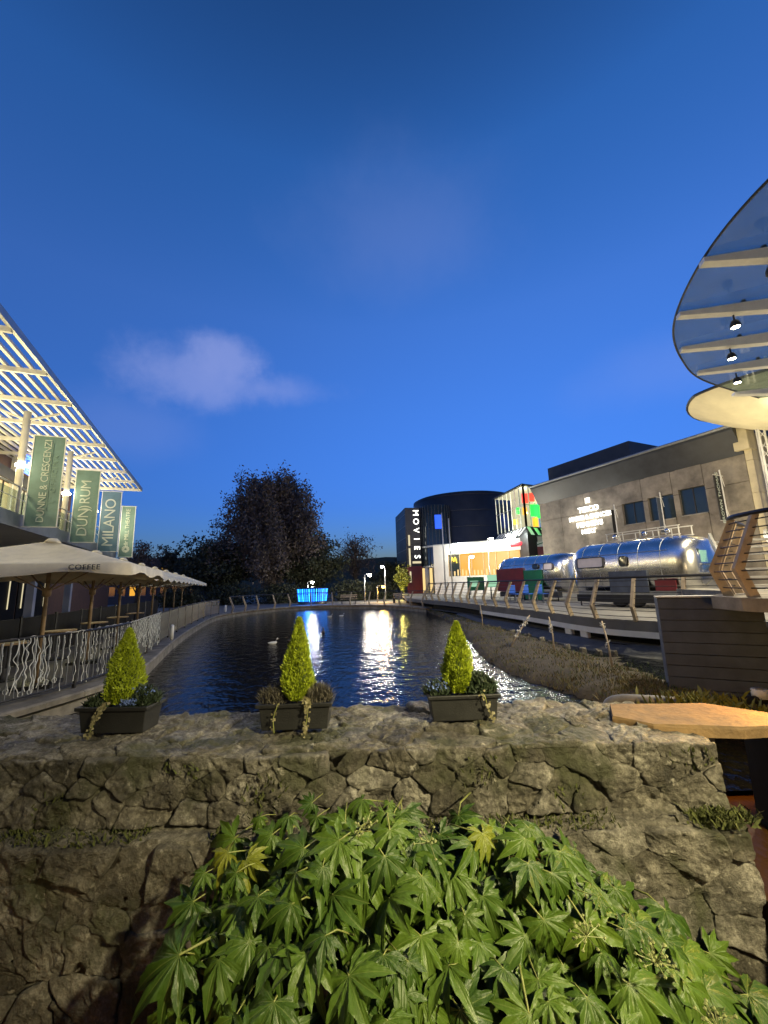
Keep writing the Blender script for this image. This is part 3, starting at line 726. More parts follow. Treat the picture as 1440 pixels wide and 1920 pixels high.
# neon sign: blue outlined bar with a pale face
ns = thing('neon_sign', 'glowing blue capsule-shaped neon sign above the balcony', 'sign', LW(-9.3, 25.2, 8.0), AL)
NO = Matrix.Translation((9.3,-25.2,-8.0))
cap = [(0,24.6+.42*math.cos(a),8.35+.42*math.sin(a)) for a in [math.pi/2+math.pi*i/10 for i in range(11)]] + [(0,27.6+.42*math.cos(a),8.35+.42*math.sin(a)) for a in [-math.pi/2+math.pi*i/10 for i in range(11)]]
cap = [(-9.25,y,z) for _,y,z in cap]
MB(NO).tube(cap+[cap[0]], .055, 8).build('outline_tube', 'neon_blue', ns)
MB(NO).tube([( -9.22,26.1+(y-26.1)*.9,8.35+(z-8.35)*.72) for _,y,z in cap+[cap[0]]], .03, 6).build('inner_tube', 'neon_blue', ns)
MB(NO).add([(-9.32,y,z) for _,y,z in cap], [tuple(range(len(cap)))]).build('back_plate', 'banner_blue', ns)
for k in range(7): MB(NO).box(-9.24,-9.2,24.75+k*.42,25.03+k*.42,8.2+.05*(k%2),8.5-.04*(k%3)).build('lit_character', 'neon_pale', ns)
light('neon_light', 'POINT', LW(-8.7, 26.0, 8.3), 10, (.15,.25,1), None, .2)
# banners on brackets at each column
def banner(d, z0, z1, material, lines, label, w=1.0):
    t = thing('hanging_banner', label, 'banner', LW(-6.35, d, z0), AL, 'banners along the cafe balcony')
    t.rotation_euler = (0,0,AL)
    m = MB(); ns_ = 8
    for i in range(ns_+1):
        for x in (-w/2, w/2): m.v.append((x, .012*math.sin(i*1.1+d), (z1-z0)*i/ns_))
    for i in range(ns_): m.f.append((i*2,i*2+1,i*2+3,i*2+2))
    b = m.build('cloth', material, t, True, fix=False)
    h = z1-z0
    for a, b_ in (((-w/2,0),(w/2,0)),((w/2,0),(w/2,h)),((w/2,h),(-w/2,h)),((-w/2,h),(-w/2,0))):
        MB().bar((a[0],0,a[1]),(b_[0],0,b_[1]),.035,.035,(0,1,0)).build('frame_bar', 'paint_white', t)
    for z in (0.0, h): MB().tube([(-.8,0,z),(w/2+.06,0,z)], .022, 6).build('bracket_arm', 'white_steel', t)
    for body, size, ox, oz, mt, sp in lines:
        text(body, size, mt, t, frame((ox, -.03, oz), (0,0,1), (-1,0,0)), depth=.004, spacing=sp)
    return t
mat('banner_ink', (.50,.56,.50), .6, var=.05); mat('banner_faint', (.16,.26,.22), .6, var=.05)
banner(18.6, 4.40, 7.95, 'banner_green', [('DUNNE & CRESCENZI', .335, -.02, 1.78, 'banner_ink', .98), ("L' OFFICINA", .24, .27, 1.85, 'banner_faint', 1.5)], 'green banner nearest the camera, with two lines of lettering')
MB().box(.115,.135,-.028,-.02,.6,3.3).build('rule_line', 'banner_faint', [o for o in bpy.data.objects if o.name == 'hanging_banner'][0])
banner(23.6, 4.36, 7.98, 'banner_green', [('DUN', .62, -.03, .98, 'banner_ink', 1.0), (')', .62, -.03, 1.62, 'banner_ink', 1.0), (')', .56, -.03, 1.75, 'banner_ink', 1.0), ('RUM', .60, -.03, 2.5, 'banner_ink', .95), ('TOWN', .17, .33, 1.0, 'banner_faint', 1.5), ('CENTRE', .17, .33, 2.5, 'banner_faint', 1.5)], 'green banner second from the camera, with one large split word')
banner(28.4, 4.33, 7.98, 'banner_blue', [('MILANO', .80, .0, 1.75, 'banner_ink', .95)], 'blue-green banner third from the camera, with one bold word')
b4 = banner(33.3, 4.36, 8.0, 'banner_green', [('dlr MILL THEATRE', .36, .0, 2.1, 'banner_ink', .95), ('DUNDRUM', .14, .30, 2.0, 'banner_faint', 1.3)], 'narrow green banner farthest from the camera, with a round emblem', .85)
em = MB()
for i in range(12):
    a = 2*math.pi*i/12; em.add([(.10*math.cos(a+s)*k, -.03, .55+.10*math.sin(a+s)*k) for s, k in ((-.2,.7),(.2,.7),(.2,2.4),(-.2,2.4))], [(0,1,2,3)])
em.build('emblem', 'banner_ink', b4)
# terrace: dark wind screens and tables under the parasols
for i, y in enumerate((8.6,11.2,13.9,16.6,19.4)):
    x = -3.68-.365*y - 1.0
    t = thing('terrace_table', ('round table on the terrace under the nearest parasol','round table on the terrace under the second parasol','round table on the terrace under the third parasol','round table on the terrace under the fourth parasol','round table on the terrace under the fifth parasol')[i], 'table', (x, y, .22), 0, 'terrace tables')
    MB().lathe([(.001,.74),(.38,.74),(.38,.71),(.001,.71)], n=20).build('table_top', 'wood', t); MB().tube([(0,0,.02),(0,0,.71)], .035, 8).build('stem', 'dark_metal', t); MB().lathe([(.001,0),(.25,0),(.25,.025),(.001,.03)], n=16).build('foot', 'dark_metal', t)
scr = thing('wind_screen', 'dark framed glass wind screen along the cafe terrace', 'screen', (-7.9, 9, .22))
for i in range(11):
    y = 6.3 + i*2.0; x = -4.9-.365*y-.4
    o = MB(Matrix.Translation((7.9,-9,-.22))); x2 = -4.9-.365*(y+1.9)-.4
    o.bar((x,y,.8),(x2,y+1.9,.8),.04,1.1).build('screen_panel', 'smoked_glass', scr); MB(Matrix.Translation((7.9,-9,-.22))).bar((x,y,.22),(x,y,1.4),.05).build('post','dark_metal',scr)
# ================================================================== right side: promenade rail, trailers, stone building, canopy
AR = R(25); P0 = Vector((19.89, 21.49, 0))
def RW(x, s, z=0): return (P0.x + x*math.cos(AR) - s*math.sin(AR), P0.y + x*math.sin(AR) + s*math.cos(AR), z)
st = thing('stone_building', 'long pale stone shop building with deep dark eaves and lit signs', 'building', RW(0, 6, .8), AR)
SO = Matrix.Translation((0, -6, -.8))
def B(): return MB(SO)
# wall with real openings, built as stone panels between them
wins = [(2.15,3.60,5.55,7.18),(3.95,5.54,5.50,7.05),(5.88,7.36,5.52,7.0)]
xs = [0,2.15,3.60,3.95,5.54,5.88,7.36,10.4,14.9]
for a, b in zip(xs, xs[1:]):
    w = [k for k in wins if abs(k[0]-a) < .01]
    if w:
        B().box(0,.6,a,b,.8,w[0][2]).build('wall_panel', 'facade_stone', st); B().box(0,.6,a,b,w[0][3],8.45).build('wall_panel', 'facade_stone', st)
        p = B().box(.22,.26,a,b,w[0][2],w[0][3]).build('window', 'dark_glass', st)
        B().bar((.2,(a+b)/2,w[0][2]),(.2,(a+b)/2,w[0][3]),.05).build('mullion', 'dark_metal', p)
        B().box(-.05,.25,a,b,w[0][2]-.06,w[0][2]+.01).build('sill', 'concrete', p)
    else:
        n_ = 1 if b-a < 1 else max(1, round((b-a)/2.2))
        for i in range(n_):
            for j in range(5): B().box(.012*((i+j)%2),.6,a+(b-a)*i/n_,a+(b-a)*(i+1)/n_-.03,.8+j*1.53,.8+(j+1)*1.53-.03).build('wall_panel', 'facade_stone', st)
B().box(.05,14,.005,14.88,.8,5.4).build('inner_wall', 'facade_stone', st); B().box(.6,14,.0,14.9,.8,8.45).build('wall', 'facade_stone', st)
# dark eave: sloping soffit, gutter edge, roof
pr = [(0.02,8.42),(-.75,9.75),(-.80,10.02),(-.2,10.10),(9,11.0),(9,8.42)]
m = B(); n_ = len(pr)
m.add([(x,0.0,z) for x,z in pr] + [(x,14.95,z) for x,z in pr], [tuple(range(n_)), tuple(range(n_,2*n_))[::-1]] + [(i,(i+1)%n_,n_+(i+1)%n_,n_+i) for i in range(n_)])
rf = m.build('roof', 'roof_lead', st)
B().tube([(-.83,-.05,9.95),(-.83,15,9.95)], .09, 8).build('gutter', 'grey_steel', rf)
B().box(1.2,7,7.0,14.6,10.2,11.75).build('plant_room', 'roof_lead', rf)
# gable end lit warm, street front of the building
for z0, z1 in ((.8,2.6),(2.62,4.4),(4.42,6.2),(6.22,8.0),(8.02,9.6)):
    B().box(.02,12,-.35,-.02,z0,z1).build('end_panel', 'facade_cream', st)
B().box(-.35,.5,-.42,.25,8.6,10.15).build('corner_cap', 'facade_cream', st)
# large lit signs on the wall
sg = thing('lit_wall_sign', 'glowing white shop-name letters stacked under an emblem on the stone wall', 'sign', RW(-.05, 10, 5.2), AR)
def sign_row(body, size, s_, z, sx=1.): return text(body, size, 'sign_white', sg, frame((-.06, s_-10, z-5.2), (0,-1,0), (0,0,1)), depth=.03, sx=sx, bold=.012)
sign_row('TESCO', .58, 9.98, 7.14); sign_row('MARKS & SPENCER', .46, 9.96, 6.55, .95); sign_row('PENNEYS', .52, 10.02, 6.0, 1.05); sign_row('NEXT', .46, 10.15, 5.45, 1.05)
em = MB()
em.lathe([(.20,0),(.27,0),(.27,.03),(.20,.03)], n=4).m = Matrix.Translation((-.08,-.05,2.62)) @ Matrix.Rotation(R(90),4,'Y') @ Matrix.Rotation(R(45),4,'Z')
em.build('emblem', 'sign_white', sg); text('D', .32, 'sign_white', sg, frame((-.06,-.05,2.62),(0,-1,0),(0,0,1)), depth=.03)
light('sign_light', 'POINT', RW(-1.0, 10, 6.4), 30, (1,.96,.82), None, .4)
# projecting banner signs on brackets
def wall_banner(s_, z0, z1, body, size, label, material='dark_metal', out=.9):
    t = thing('bracket_banner', label, 'banner', RW(-.1, s_, z0), AR, 'bracket banners on the stone building'); h = z1-z0
    MB().tube([(-.15,0,-.1),(-.15,0,h+.35)], .035, 8).build('mast', 'white_steel', t)
    for z in (0, h): MB().tube([(.1,0,z),(-out,0,z)], .02, 6).build('arm', 'white_steel', t)
    MB().tube([(-.15,0,h+.3),(.1,0,h-.6)], .015, 5).build('stay', 'white_steel', t); MB().tube([(-.15,0,h*.3),(.1,0,.2)], .015, 5).build('stay', 'white_steel', t)
    MB().box(-out,-.25,-.012,.012,.03,h-.03).build('cloth', material, t)
    if body: text(body, size, 'banner_ink', t, frame((-(out+.25)/2,-.02,h/2),(0,0,1),(-1,0,0)), depth=.004)
wall_banner(1.15, 4.85, 7.45, 'BROWN THOMAS', .36, 'narrow black banner with white lettering near the building corner')
wall_banner(4.55, 4.6, 6.9, '', .3, 'slim grey banner on a bracket over the middle window', 'panel_grey', .6)
wall_banner(7.75, 4.6, 6.7, '', .3, 'dark bracket banner between the windows and the lit sign', 'dark_metal', .55)
light('wall_wash', 'POINT', RW(-5, 3.2, 5.2), 85, (1,.80,.48), None, .4)
light('wall_wash', 'POINT', RW(-3.5, 12.5, 4.2), 22, (1,.9,.66), None, .4)
# shop door lights at ground level
for s_, w_ in ((4.6,1.4),(8.5,1.2)):
    dr = B().box(-.03,.0,s_,s_+w_,.8,3.4).build('door', 'window_warm', st); B().bar((-.05,s_+w_/2,.8),(-.05,s_+w_/2,3.4),.06).build('door_frame', 'dark_metal', dr)
# ------------------------------------------------------------------ promenade railing: canted posts, wires, handrail
def post_mesh(s_=1.0):
    pr = [(.03,0),(.15,.38),(-.16,1.08),(-.245,1.08),(.03,.38),(-.09,0)]
    m = MB(); n_ = len(pr)
    m.add([(x*s_,-.035,z*s_) for x,z in pr] + [(x*s_,.035,z*s_) for x,z in pr], [tuple(range(n_)), tuple(range(n_,2*n_))[::-1]] + [(i,(i+1)%n_,n_+(i+1)%n_,n_+i) for i in range(n_)])
    return m
FAR = [(-10.55,28.3),(-10.1,31.5),(-8.2,35.2),(-4.7,36.2),(-1.2,34.5),(1.0,32.0),(2.5,28.6)]
def railing(path, z, label, step, wires, rising=False, wide=1.0, name='promenade_railing'):
    P = [Vector((x,y,0)) for x,y in path]; t = thing(name, label, 'railing', (P[0].x, P[0].y, z)); O = Matrix.Translation((-P[0].x,-P[0].y,-z))
    pm = post_mesh(wide).mesh('post', 'post_wood')
    for p, d in polyline([tuple(v) for v in P], step):
        r_ = Vector((d.y,-d.x,0)); mt = frame((p.x-P[0].x, p.y-P[0].y, 0), r_, (-r_.y, r_.x, 0)); place(pm, 'post', t, mtx=mt)
    S_ = smooth_path([tuple(v) for v in P], 5)
    def off(o, h):
        out = []
        for i, p in enumerate(S_):
            d = (S_[min(i+1,len(S_)-1)]-S_[max(i-1,0)]).normalized(); out.append(p + Vector((d.y,-d.x,0))*o*wide + Vector((0,0,z+h*wide)))
        return out
    for k in range(wires):
        h = .12 + k*.90/max(1,wires-1); o = np.interp(h, [0,.38,1.08], [-.03,.09,-.2])
        MB(O).tube(off(float(o), h), .008*wide, 4).build('wire', 'dark_metal', t)
    hr = off(-.2, 1.11); MB(O).tube(hr, .034*wide, 6).build('handrail', 'dark_metal', t)
    return t
railing([(x,y) for x,y in DP], .80, 'promenade railing with canted pale posts and wires beside the silver trailers', 1.12, 7)
railing(FAR, .30, 'low promenade railing with canted posts round the far end of the pond', 1.9, 5)
# cables, sheet and boxes hanging below the promenade edge
m = ribbon(DP[8:-3], [(.03,.42),(.05,.42),(.05,.57),(.03,.57)])
tag(m.build('fascia_strip', 'paint_white'), 'white strip along the underside of the promenade edge', 'fascia')
m = MB(); S_ = DP[4:]
P = [Vector((x,y,0)) for x,y in S_]
for i, p in enumerate(P):
    d = (P[min(i+1,len(P)-1)]-P[max(i-1,0)]).normalized(); r_ = Vector((d.y,-d.x,0))
    for j in range(6):
        m.v.append(tuple(p + r_*(.0 + .09*j + .05*math.sin(i*1.9+j)) + Vector((0,0,.22 - j*.06 + .025*math.sin(i*1.3+j*1.7)))))
for i in range(len(P)-1):
    for j in range(5): a = i*6+j; m.f.append((a,a+1,a+7,a+6))
tag(m.build('plastic_tarpaulin', 'grey_sheet', smooth=True), 'sagging dark grey plastic sheet lying below the promenade edge', 'tarpaulin')
for k, (x,y,lab) in enumerate(((5.62,13.0,'white junction box on the promenade edge beside its twin, nearer the pond end'),(5.72,12.2,'white junction box on the promenade edge beside its twin, nearer the grey wall'))):
    t = thing('junction_box', lab, 'box', (x,y,.25), R(-80)); MB().box(-.16,.16,-.05,.05,0,.30).build('case', 'paint_white', t); MB().box(-.13,.13,-.06,-.05,.04,.26).build('lid', 'cable_white', t); MB().tube([(0,0,0),(.05,-.05,-.15),(.02,-.1,-.3)], .012, 5).build('cable', 'dark_metal', t)
def stake(a, b, label, wrap):
    t = thing('bank_stake', label, 'stake', b); a = Vector(a)-Vector(b)
    MB().tube([(0,0,-.1), a*.5+Vector((.02,0,0)), a], [.022,.02,.016], 7).build('pole', 'post_wood', t, True)
    m = MB()
    for k in range(wrap):
        c = a*(.35+.6*rng.random()); m.tube([c+Vector((rng.uniform(-.06,.06),rng.uniform(-.06,.06),rng.uniform(-.05,.05))) for _ in range(5)], .007, 4)
    m.build('tape', 'cable_white', t)
    return t
stake((3.95,11.6,.95),(3.15,11.2,.15),'leaning stake wrapped in pale tape on the marshy bank',26)
stake((4.25,11.0,.95),(4.15,10.6,.18),'upright stake with loose tape in the middle of the bank',12)
stake((4.6,9.0,1.0),(4.5,8.6,.18),'tall thin stake on the bank nearest the grey boarded wall',6)
stake((3.7,16.5,1.0),(3.72,16.4,.18),'thin stake at the far end of the marshy bank',0)
# culvert pipe and black pipes by the sluice
t = thing('culvert_pipe', 'bent grey drain pipe poking out of the bank by the sluice', 'pipe', (3.35,5.9,.15))
MB().tube(smooth_path([(-.30,.30,-.35),(-.27,.22,-.02),(-.15,.12,.08),(.1,.0,.10),(.45,-.12,.10)],5), .075, 14).build('pipe', 'pipe_grey', t, True)
MB().lathe([(.075,-.03),(.1,-.03),(.1,.04),(.075,.04)], (-.285,.26,-.1), 14).build('flange', 'pipe_grey', t, True)
t = thing('black_hose', 'black hose coils lying below the grey boarded wall', 'hose', (5.0,6.0,.1))
MB().tube(smooth_path([(-.9,.1,.05),(-.3,-.15,.12),(.2,.1,.06),(.5,-.2,.18),(1.0,0,.1)],5), .06, 8).build('hose', 'black_sheet_and_shade', t, True); MB().lathe([(.05,-.06),(.1,-.06),(.1,.06),(.05,.06)], (.22,.1,.14), 10).build('coupling', 'paint_white', t, True)
t = thing('bank_weed', 'clump of leafy green weeds beside the drain pipe', 'plant', (4.0,5.6,.1))
blades('leaves', [(rng.gauss(0,.28), rng.gauss(0,.16), rng.random()*.16) for _ in range(700)], .14, .022, 'lit_leaf', 1.2, t)
MB().tube([(0,0,0),(.02,0,.2)], .01, 5).build('stem', 'petiole', t)
# ------------------------------------------------------------------ grey boarded bastion, terrace slab and curved balustrade
A2 = Vector((4.58,7.05,0)); B2 = Vector((5.75,6.40,0)); e2 = (B2-A2).normalized()
bs = thing('boarded_bastion', 'dark grey boarded retaining wall below the curved terrace', 'wall', (4.58,7.05,0), math.atan2(e2.y,e2.x)); LL = (B2-A2).length
for k in range(9): MB().box(0, LL + .02*rng.random(), -.03-.006*rng.random(), .05, -.05+k*.178, -.05+(k+1)*.178-.012).build('board', 'panel_grey', bs)
MB().box(.0,LL,.05,.6,-.5,1.54).build('core', 'panel_grey', bs); MB().box(-.02,LL+.1,-.05,.3,1.552,1.575).build('cap_strip', 'white_render', bs)
MB().box(LL+.35,3.4,-.1,.5,-.5,1.40).build('rear_wall', 'concrete', bs)
MB().prism([(5.85,6.9),(5.2,6.55),(4.72,6.05),(4.60,5.4),(4.72,4.8),(5.2,4.2),(10,4.1),(10,10),(7.0,10),(6.4,7.6)], 1.43, 1.60).build('terrace_slab', 'concrete')
tag(bpy.data.objects['terrace_slab'], 'concrete terrace slab with a curved edge over the grey boarded wall', 'terrace')
bl = railing([(6.7,7.8),(5.95,7.0),(5.3,6.45),(4.86,5.95),(4.74,5.4),(4.86,4.85),(5.35,4.35)], 1.60, 'curved timber-posted balustrade with dark wires on the raised terrace', .62, 9, wide=1.0, name='curved_balustrade')
light('terrace_light', 'POINT', (6.4, 5.6, 2.3), 16, (1,.72,.36), None, .15)
# stairs seen through the balustrade
sr = thing('open_stair', 'open-tread staircase behind the curved balustrade', 'staircase', (7.6,8.2,1.6), R(-30))
for k in range(7): MB().box(-.5,.5,.0+k*.26,.28+k*.26,.05+k*.17,.09+k*.17).build('tread', 'white_render', sr)
for x in (-.52,.52): MB().bar((x,0,0),(x,1.9,1.25),.05,.2).build('stringer', 'dark_metal', sr)
# ------------------------------------------------------------------ silver trailers (local x to the land, y along the promenade)
def trailer(loc, L, label, big):
    t = thing('silver_trailer', label, 'trailer', loc, AR, 'silver caravan trailers on the promenade')
    w, h0, h1 = 2.3, .45, 2.55
    # body: rounded section lofted along its length with domed ends
    def section(sc, k=28):
        pts = []
        for i in range(k):
            a = 2*math.pi*i/k; ca, sa = math.cos(a), math.sin(a); p = 3.4
            x = abs(ca)**(2/p)*math.copysign(1,ca)*w/2; z = abs(sa)**(2/p)*math.copysign(1,sa)*(h1-h0)/2
            if z > 0: x *= 1 - .12*(z/((h1-h0)/2))**2
            pts.append((x*sc[0], z*sc[1]))
        return pts
    m = MB(); st_ = []; nn = 26
    for i in range(nn+1):
        u = i/nn; y = L*u; ed = min(u, 1-u)*L; q = min(1, ed/.85); s_ = math.sqrt(max(0, 1-(1-q)**2.2)); s_ = .55+.45*s_
        st_.append((y, s_))
    k = 28
    for y, s_ in st_:
        for x, z in section((s_, .5+.5*s_)): m.v.append((x + w/2, y, (h0+h1)/2 - (1-s_)*.18 + z))
    for i in range(nn):
        for j in range(k): a = i*k+j; b = i*k+(j+1)%k; m.f.append((a,b,b+k,a+k))
    m.f.append(tuple(range(k))); m.f.append(tuple(nn*k+j for j in range(k))[::-1])
    body = m.build('shell', 'chrome', t, True)
    for y in [L*f for f in (.2,.36,.52,.68,.84)]:
        sec = section((1.003,1.003)); MB().tube([(x+w/2, y, (h0+h1)/2+z) for x,z in sec]+[(sec[0][0]+w/2,y,(h0+h1)/2+sec[0][1])], .008, 4).build('seam', 'grey_steel', body)
    for zz in (1.42,2.02): MB().tube([(-.012 if zz < 1.7 else .045, .75, zz),(-.012 if zz < 1.7 else .045, L-.75, zz)], .008, 4).build('long_seam', 'grey_steel', body)
    MB().box(-.02,.06,.5,L-.5,h0+.02,h0+.16).build('belt_rail', 'grey_steel', t)
    for yy in (L*.42, L*.55):
        wh = MB(); wh.m = Matrix.Translation((.12,yy,.34)) @ Matrix.Rotation(R(90),4,'Y'); wh.lathe([(.02,-.1),(.2,-.1),(.33,-.08),(.34,0),(.33,.08),(.2,.1),(.02,.1)], n=20); tw = wh.build('wheel', 'black_plastic', t, True)
        hb = MB(); hb.m = Matrix.Translation((.02,yy,.34)) @ Matrix.Rotation(R(90),4,'Y'); hb.lathe([(.001,-.03),(.16,-.02),(.17,.02),(.001,.02)], n=14); hb.build('rim', 'chrome', tw, True)
    MB().box(-.02,.3,.4,L-.4,.18,h0+.02).build('skirt', 'dark_metal', t)
    def win(y0,y1,z0,z1,material,nm='window'):
        p = MB(); r_ = .08; pts = []
        for cy, cz, a0 in ((y1-r_,z1-r_,0),(y0+r_,z1-r_,90),(y0+r_,z0+r_,180),(y1-r_,z0+r_,270)):
            for i in range(5): a = R(a0+i*22.5); pts.append((cy+r_*math.cos(a), cz+r_*math.sin(a)))
        def lean(z): return -.035 if z < 1.7 else -.035 + .12*((z-1.5)/1.05)**2*1.15
        n_ = len(pts); p.add([(lean(z),y,z) for y,z in pts], [tuple(range(n_))[::-1]]); o = p.build(nm, material, t)
        MB().tube([(lean(z)-.01,y,z) for y,z in pts+[pts[0]]], .022, 5).build('window_frame', 'dark_metal', o)
    return t, win, L
t, win, L = trailer((10.05,13.45,.80), 5.0, 'large silver rounded trailer with a roof rack, nearer the camera', True)
win(3.2,4.4,1.55,1.95,'blind_panel'); win(2.2,2.5,1.55,1.9,'dark_glass','port_light')
MB().box(-.06,-.03,.55,1.25,.62,1.0).build('red_panel', 'maroon', t)
MB().box(-.05,.0,1.5,3.0,.55,1.35).build('lower_hatch', 'panel_grey', t)
for y in (.25,4.6): MB().tube([(.2,y,.2),(.2,y,0)], .03, 6).build('jack_leg', 'dark_metal', t)
# end window and hatch shelf facing the terrace
e_ = MB().box(.5,1.8,.02,.06,1.5,2.0).build('end_window', 'dark_glass', t); MB().box(.55,.95,.0,.018,1.55,1.95).build('screen', 'menu_mint', e_)
MB().bar((.5,-.02,1.48),(1.8,-.02,1.48),.05,.04).build('end_sill', 'chrome', t)
MB().box(.4,1.9,-.55,-.02,1.16,1.2).build('hatch_shelf', 'chrome', t)
for a in (.55,1.75): MB().bar((a,-.5,1.16),(a,.02,.75),.03).build('shelf_stay', 'chrome', t)
rk = thing('roof_rack', 'pale lattice frame with lamps lying on the large trailer roof', 'rack', (10.05+.4,13.45+.9,3.36), AR)
for y in (0,.7,1.4,2.1,2.8):
    for x in (.0,.8): MB().bar((x,y,-.03),(x,y,.34),.03).build('upright', 'white_steel', rk)
for x in (.0,.8):
    for z in (.02,.34): MB().bar((x,-.05,z),(x,2.85,z),.03).build('rail', 'white_steel', rk)
for y in (.35,1.2,2.4):
    m = MB(); m.m = Matrix.Translation((.0,y,.18)) @ Matrix.Rotation(R(-90),4,'Y'); m.lathe([(.001,.10),(.09,.10),(.10,.05),(.05,-.08),(.001,-.08)], n=12); m.build('lamp_head', 'chrome', rk, True)
t, win, L = trailer((9.15,21.3,.80), 5.3, 'smaller-looking silver trailer with red and green panels, farther along the promenade', False)
win(1.6,2.0,1.75,2.0,'dark_glass'); win(.6,1.2,1.65,2.0,'blind_panel')
mr = MB().box(-.07,-.03,2.75,5.05,.5,1.85).build('red_panel', 'maroon', t); MB().box(-.07,-.03,1.35,2.7,.05,1.68).build('green_panel', 'green_paint', t)
for y in (.6,4.7): MB().tube([(.2,y,.2),(.2,y,0)], .03, 6).build('jack_leg', 'dark_metal', t)
light('trailer_fill', 'POINT', (10.4,12.4,2.9), 50, (1,.85,.55), None, .1)  # fill lights without fixtures, added to brighten the trailer sides
light('trailer_fill', 'POINT', (8.0,20.0,3.4), 40, (1,.93,.8), None, .1)
# ------------------------------------------------------------------ glass disc canopy on white beams with spot lamps
cz = 8.5
edge = smooth_path([(7.6,3.2,0),(6.85,5.0,0),(6.72,6.5,0),(7.12,8.2,0),(8.0,10.0,0),(9.4,11.6,0),(11.1,12.95,0),(14.4,14.5,0)], 9)
gc = thing('glass_canopy', 'curved-edge glass canopy on white tapered beams above the terrace', 'canopy', (10, 8, cz))
GO = Matrix.Translation((-10,-8,-cz))
poly = [(p.x,p.y) for p in edge] + [(20,13),(20,3.2)]
ys = [3.2,5.4,7.65,9.3,10.9,12.3,14.6]
for a, b in zip(ys, ys[1:]):
    pg = [(x,y) for x,y in poly]; pg = clip_poly(pg, (0,a+.01), (0,-1)); pg = clip_poly(pg, (0,b-.01), (0,1))
    n_ = len(pg); MB(GO).add([(x,y,cz-.02) for x,y in pg]+[(x,y,cz) for x,y in pg], [tuple(range(n_))[::-1], tuple(range(n_,2*n_))]+[(i,(i+1)%n_,n_+(i+1)%n_,n_+i) for i in range(n_)]).build('glass_sheet', 'canopy_glass', gc)
MB(GO).tube([(p.x,p.y,cz-.01) for p in edge], .028, 6).build('rim', 'dark_metal', gc)
beams = [((6.95,5.35),(11,4.7)),((6.85,7.52),(12,6.5)),((7.60,9.27),(14,7.85)),((8.80,10.85),(15,8.9)),((10.35,12.25),(17,9.6)),((12.9,13.9),(19,12.5))]
for (a, b) in beams:
    d = (Vector((*b,0))-Vector((*a,0))).normalized(); s_ = Vector((-d.y,d.x,0)); m = MB(GO); secs = []
    for f, dep in ((0,.10),(.3,.30),(1,.36)):
        p = Vector((*a,0)).lerp(Vector((*b,0)), f); w = .10
        secs.append([(p+s_*w+Vector((0,0,cz-.06))), (p-s_*w+Vector((0,0,cz-.06))), (p-s_*w+Vector((0,0,cz-.06-dep))), (p+s_*w+Vector((0,0,cz-.06-dep)))])
    for k in range(3): m.v += [tuple(v) for v in secs[k]]
    m.f += [(0,1,2,3),(11,10,9,8)] + [(k*4+i,k*4+(i+1)%4,(k+1)*4+(i+1)%4,(k+1)*4+i) for k in range(2) for i in range(4)]
    bo = m.build('beam', 'beam_white', gc)
    for f in (.22,.6):
        p = Vector((*a,0)).lerp(Vector((*b,0)), f); MB(GO).tube([(p.x,p.y,cz-.06),(p.x,p.y,cz+.05)], .05, 8).build('glass_fixing', 'dark_metal', bo)
def spot_lamp(x, y, label, lit, energy, target, angle=120):
    t = thing('canopy_spotlight', label, 'spotlight', (x,y,cz-.36), 0, 'spotlights under the glass canopy')
    MB().tube([(0,0,.05),(0,0,-.12)], .02, 6).build('stem', 'dark_metal', t)
    MB().lathe([(.001,-.02),(.07,-.03),(.11,-.12),(.11,-.2),(.09,-.2)], (0,0,-.08), 14).build('housing', 'dark_metal', t, True)
    if lit:
        MB().lathe([(.001,0),(.09,0)], (0,0,-.27), 14).build('lens', 'lamp_spot', t)
        light('spot_beam', 'SPOT', (x,y,cz-.70), energy, (1,.86,.56), None, .1, target, angle)
spot_lamp(8.0,7.25,'unlit black spotlight under the nearest visible canopy beam', False, 0, None)
spot_lamp(8.75,9.02,'lit spotlight under the second visible canopy beam', True, 620, (4.4,8.2,0), 120)
spot_lamp(9.9,10.5,'lit spotlight under the third visible canopy beam', True, 260, (9,14,0), 130)
spot_lamp(11.3,11.95,'lit spotlight under the fourth visible canopy beam', True, 260, (13,18,2), 130)
spot_lamp(14.2,13.6,'lit spotlight under the last canopy beam by the pale soffit', True, 220, (17,20,4), 130)
spot_lamp(7.75,5.2,'spotlight under the canopy beam above the curved balustrade', True, 90, (2.5,3.4,.2), 110)
# pale bowl-shaped soffit roof beyond, on a lattice column
bw = thing('bowl_canopy', 'pale boat-shaped canopy soffit lit from below, beside the stone building corner', 'canopy', (20.55,18.8,8.0))
m = MB(); n1, n2 = 40, 7
for i in range(n1):
    a = 2*math.pi*i/n1
    for j in range(n2):
        f = j/(n2-1); rr = .05 + .95*f; m.v.append((5.0*rr*math.cos(a), 3.9*rr*math.sin(a)*abs(math.sin(a))**.45, 1.0 + 1.75*f**1.7 + .12*math.cos(a)*f))
for i in range(n1):
    for j in range(n2-1): a = i*n2+j; b = ((i+1)%n1)*n2+j; m.f.append((a,b,b+1,a+1))
bwl = m.build('soffit', 'soffit', bw, True)
rim = [(5.0*math.cos(2*math.pi*i/40), 3.9*math.sin(2*math.pi*i/40)*abs(math.sin(2*math.pi*i/40))**.45, 2.79+.12*math.cos(2*math.pi*i/40)) for i in range(41)]
MB().tube(rim, .07, 6).build('rim', 'roof_lead', bw); MB().add([(x,y,z+.04) for x,y,z in rim[:-1]], [tuple(range(40))]).build('roof_sheet', 'roof_lead', bw)
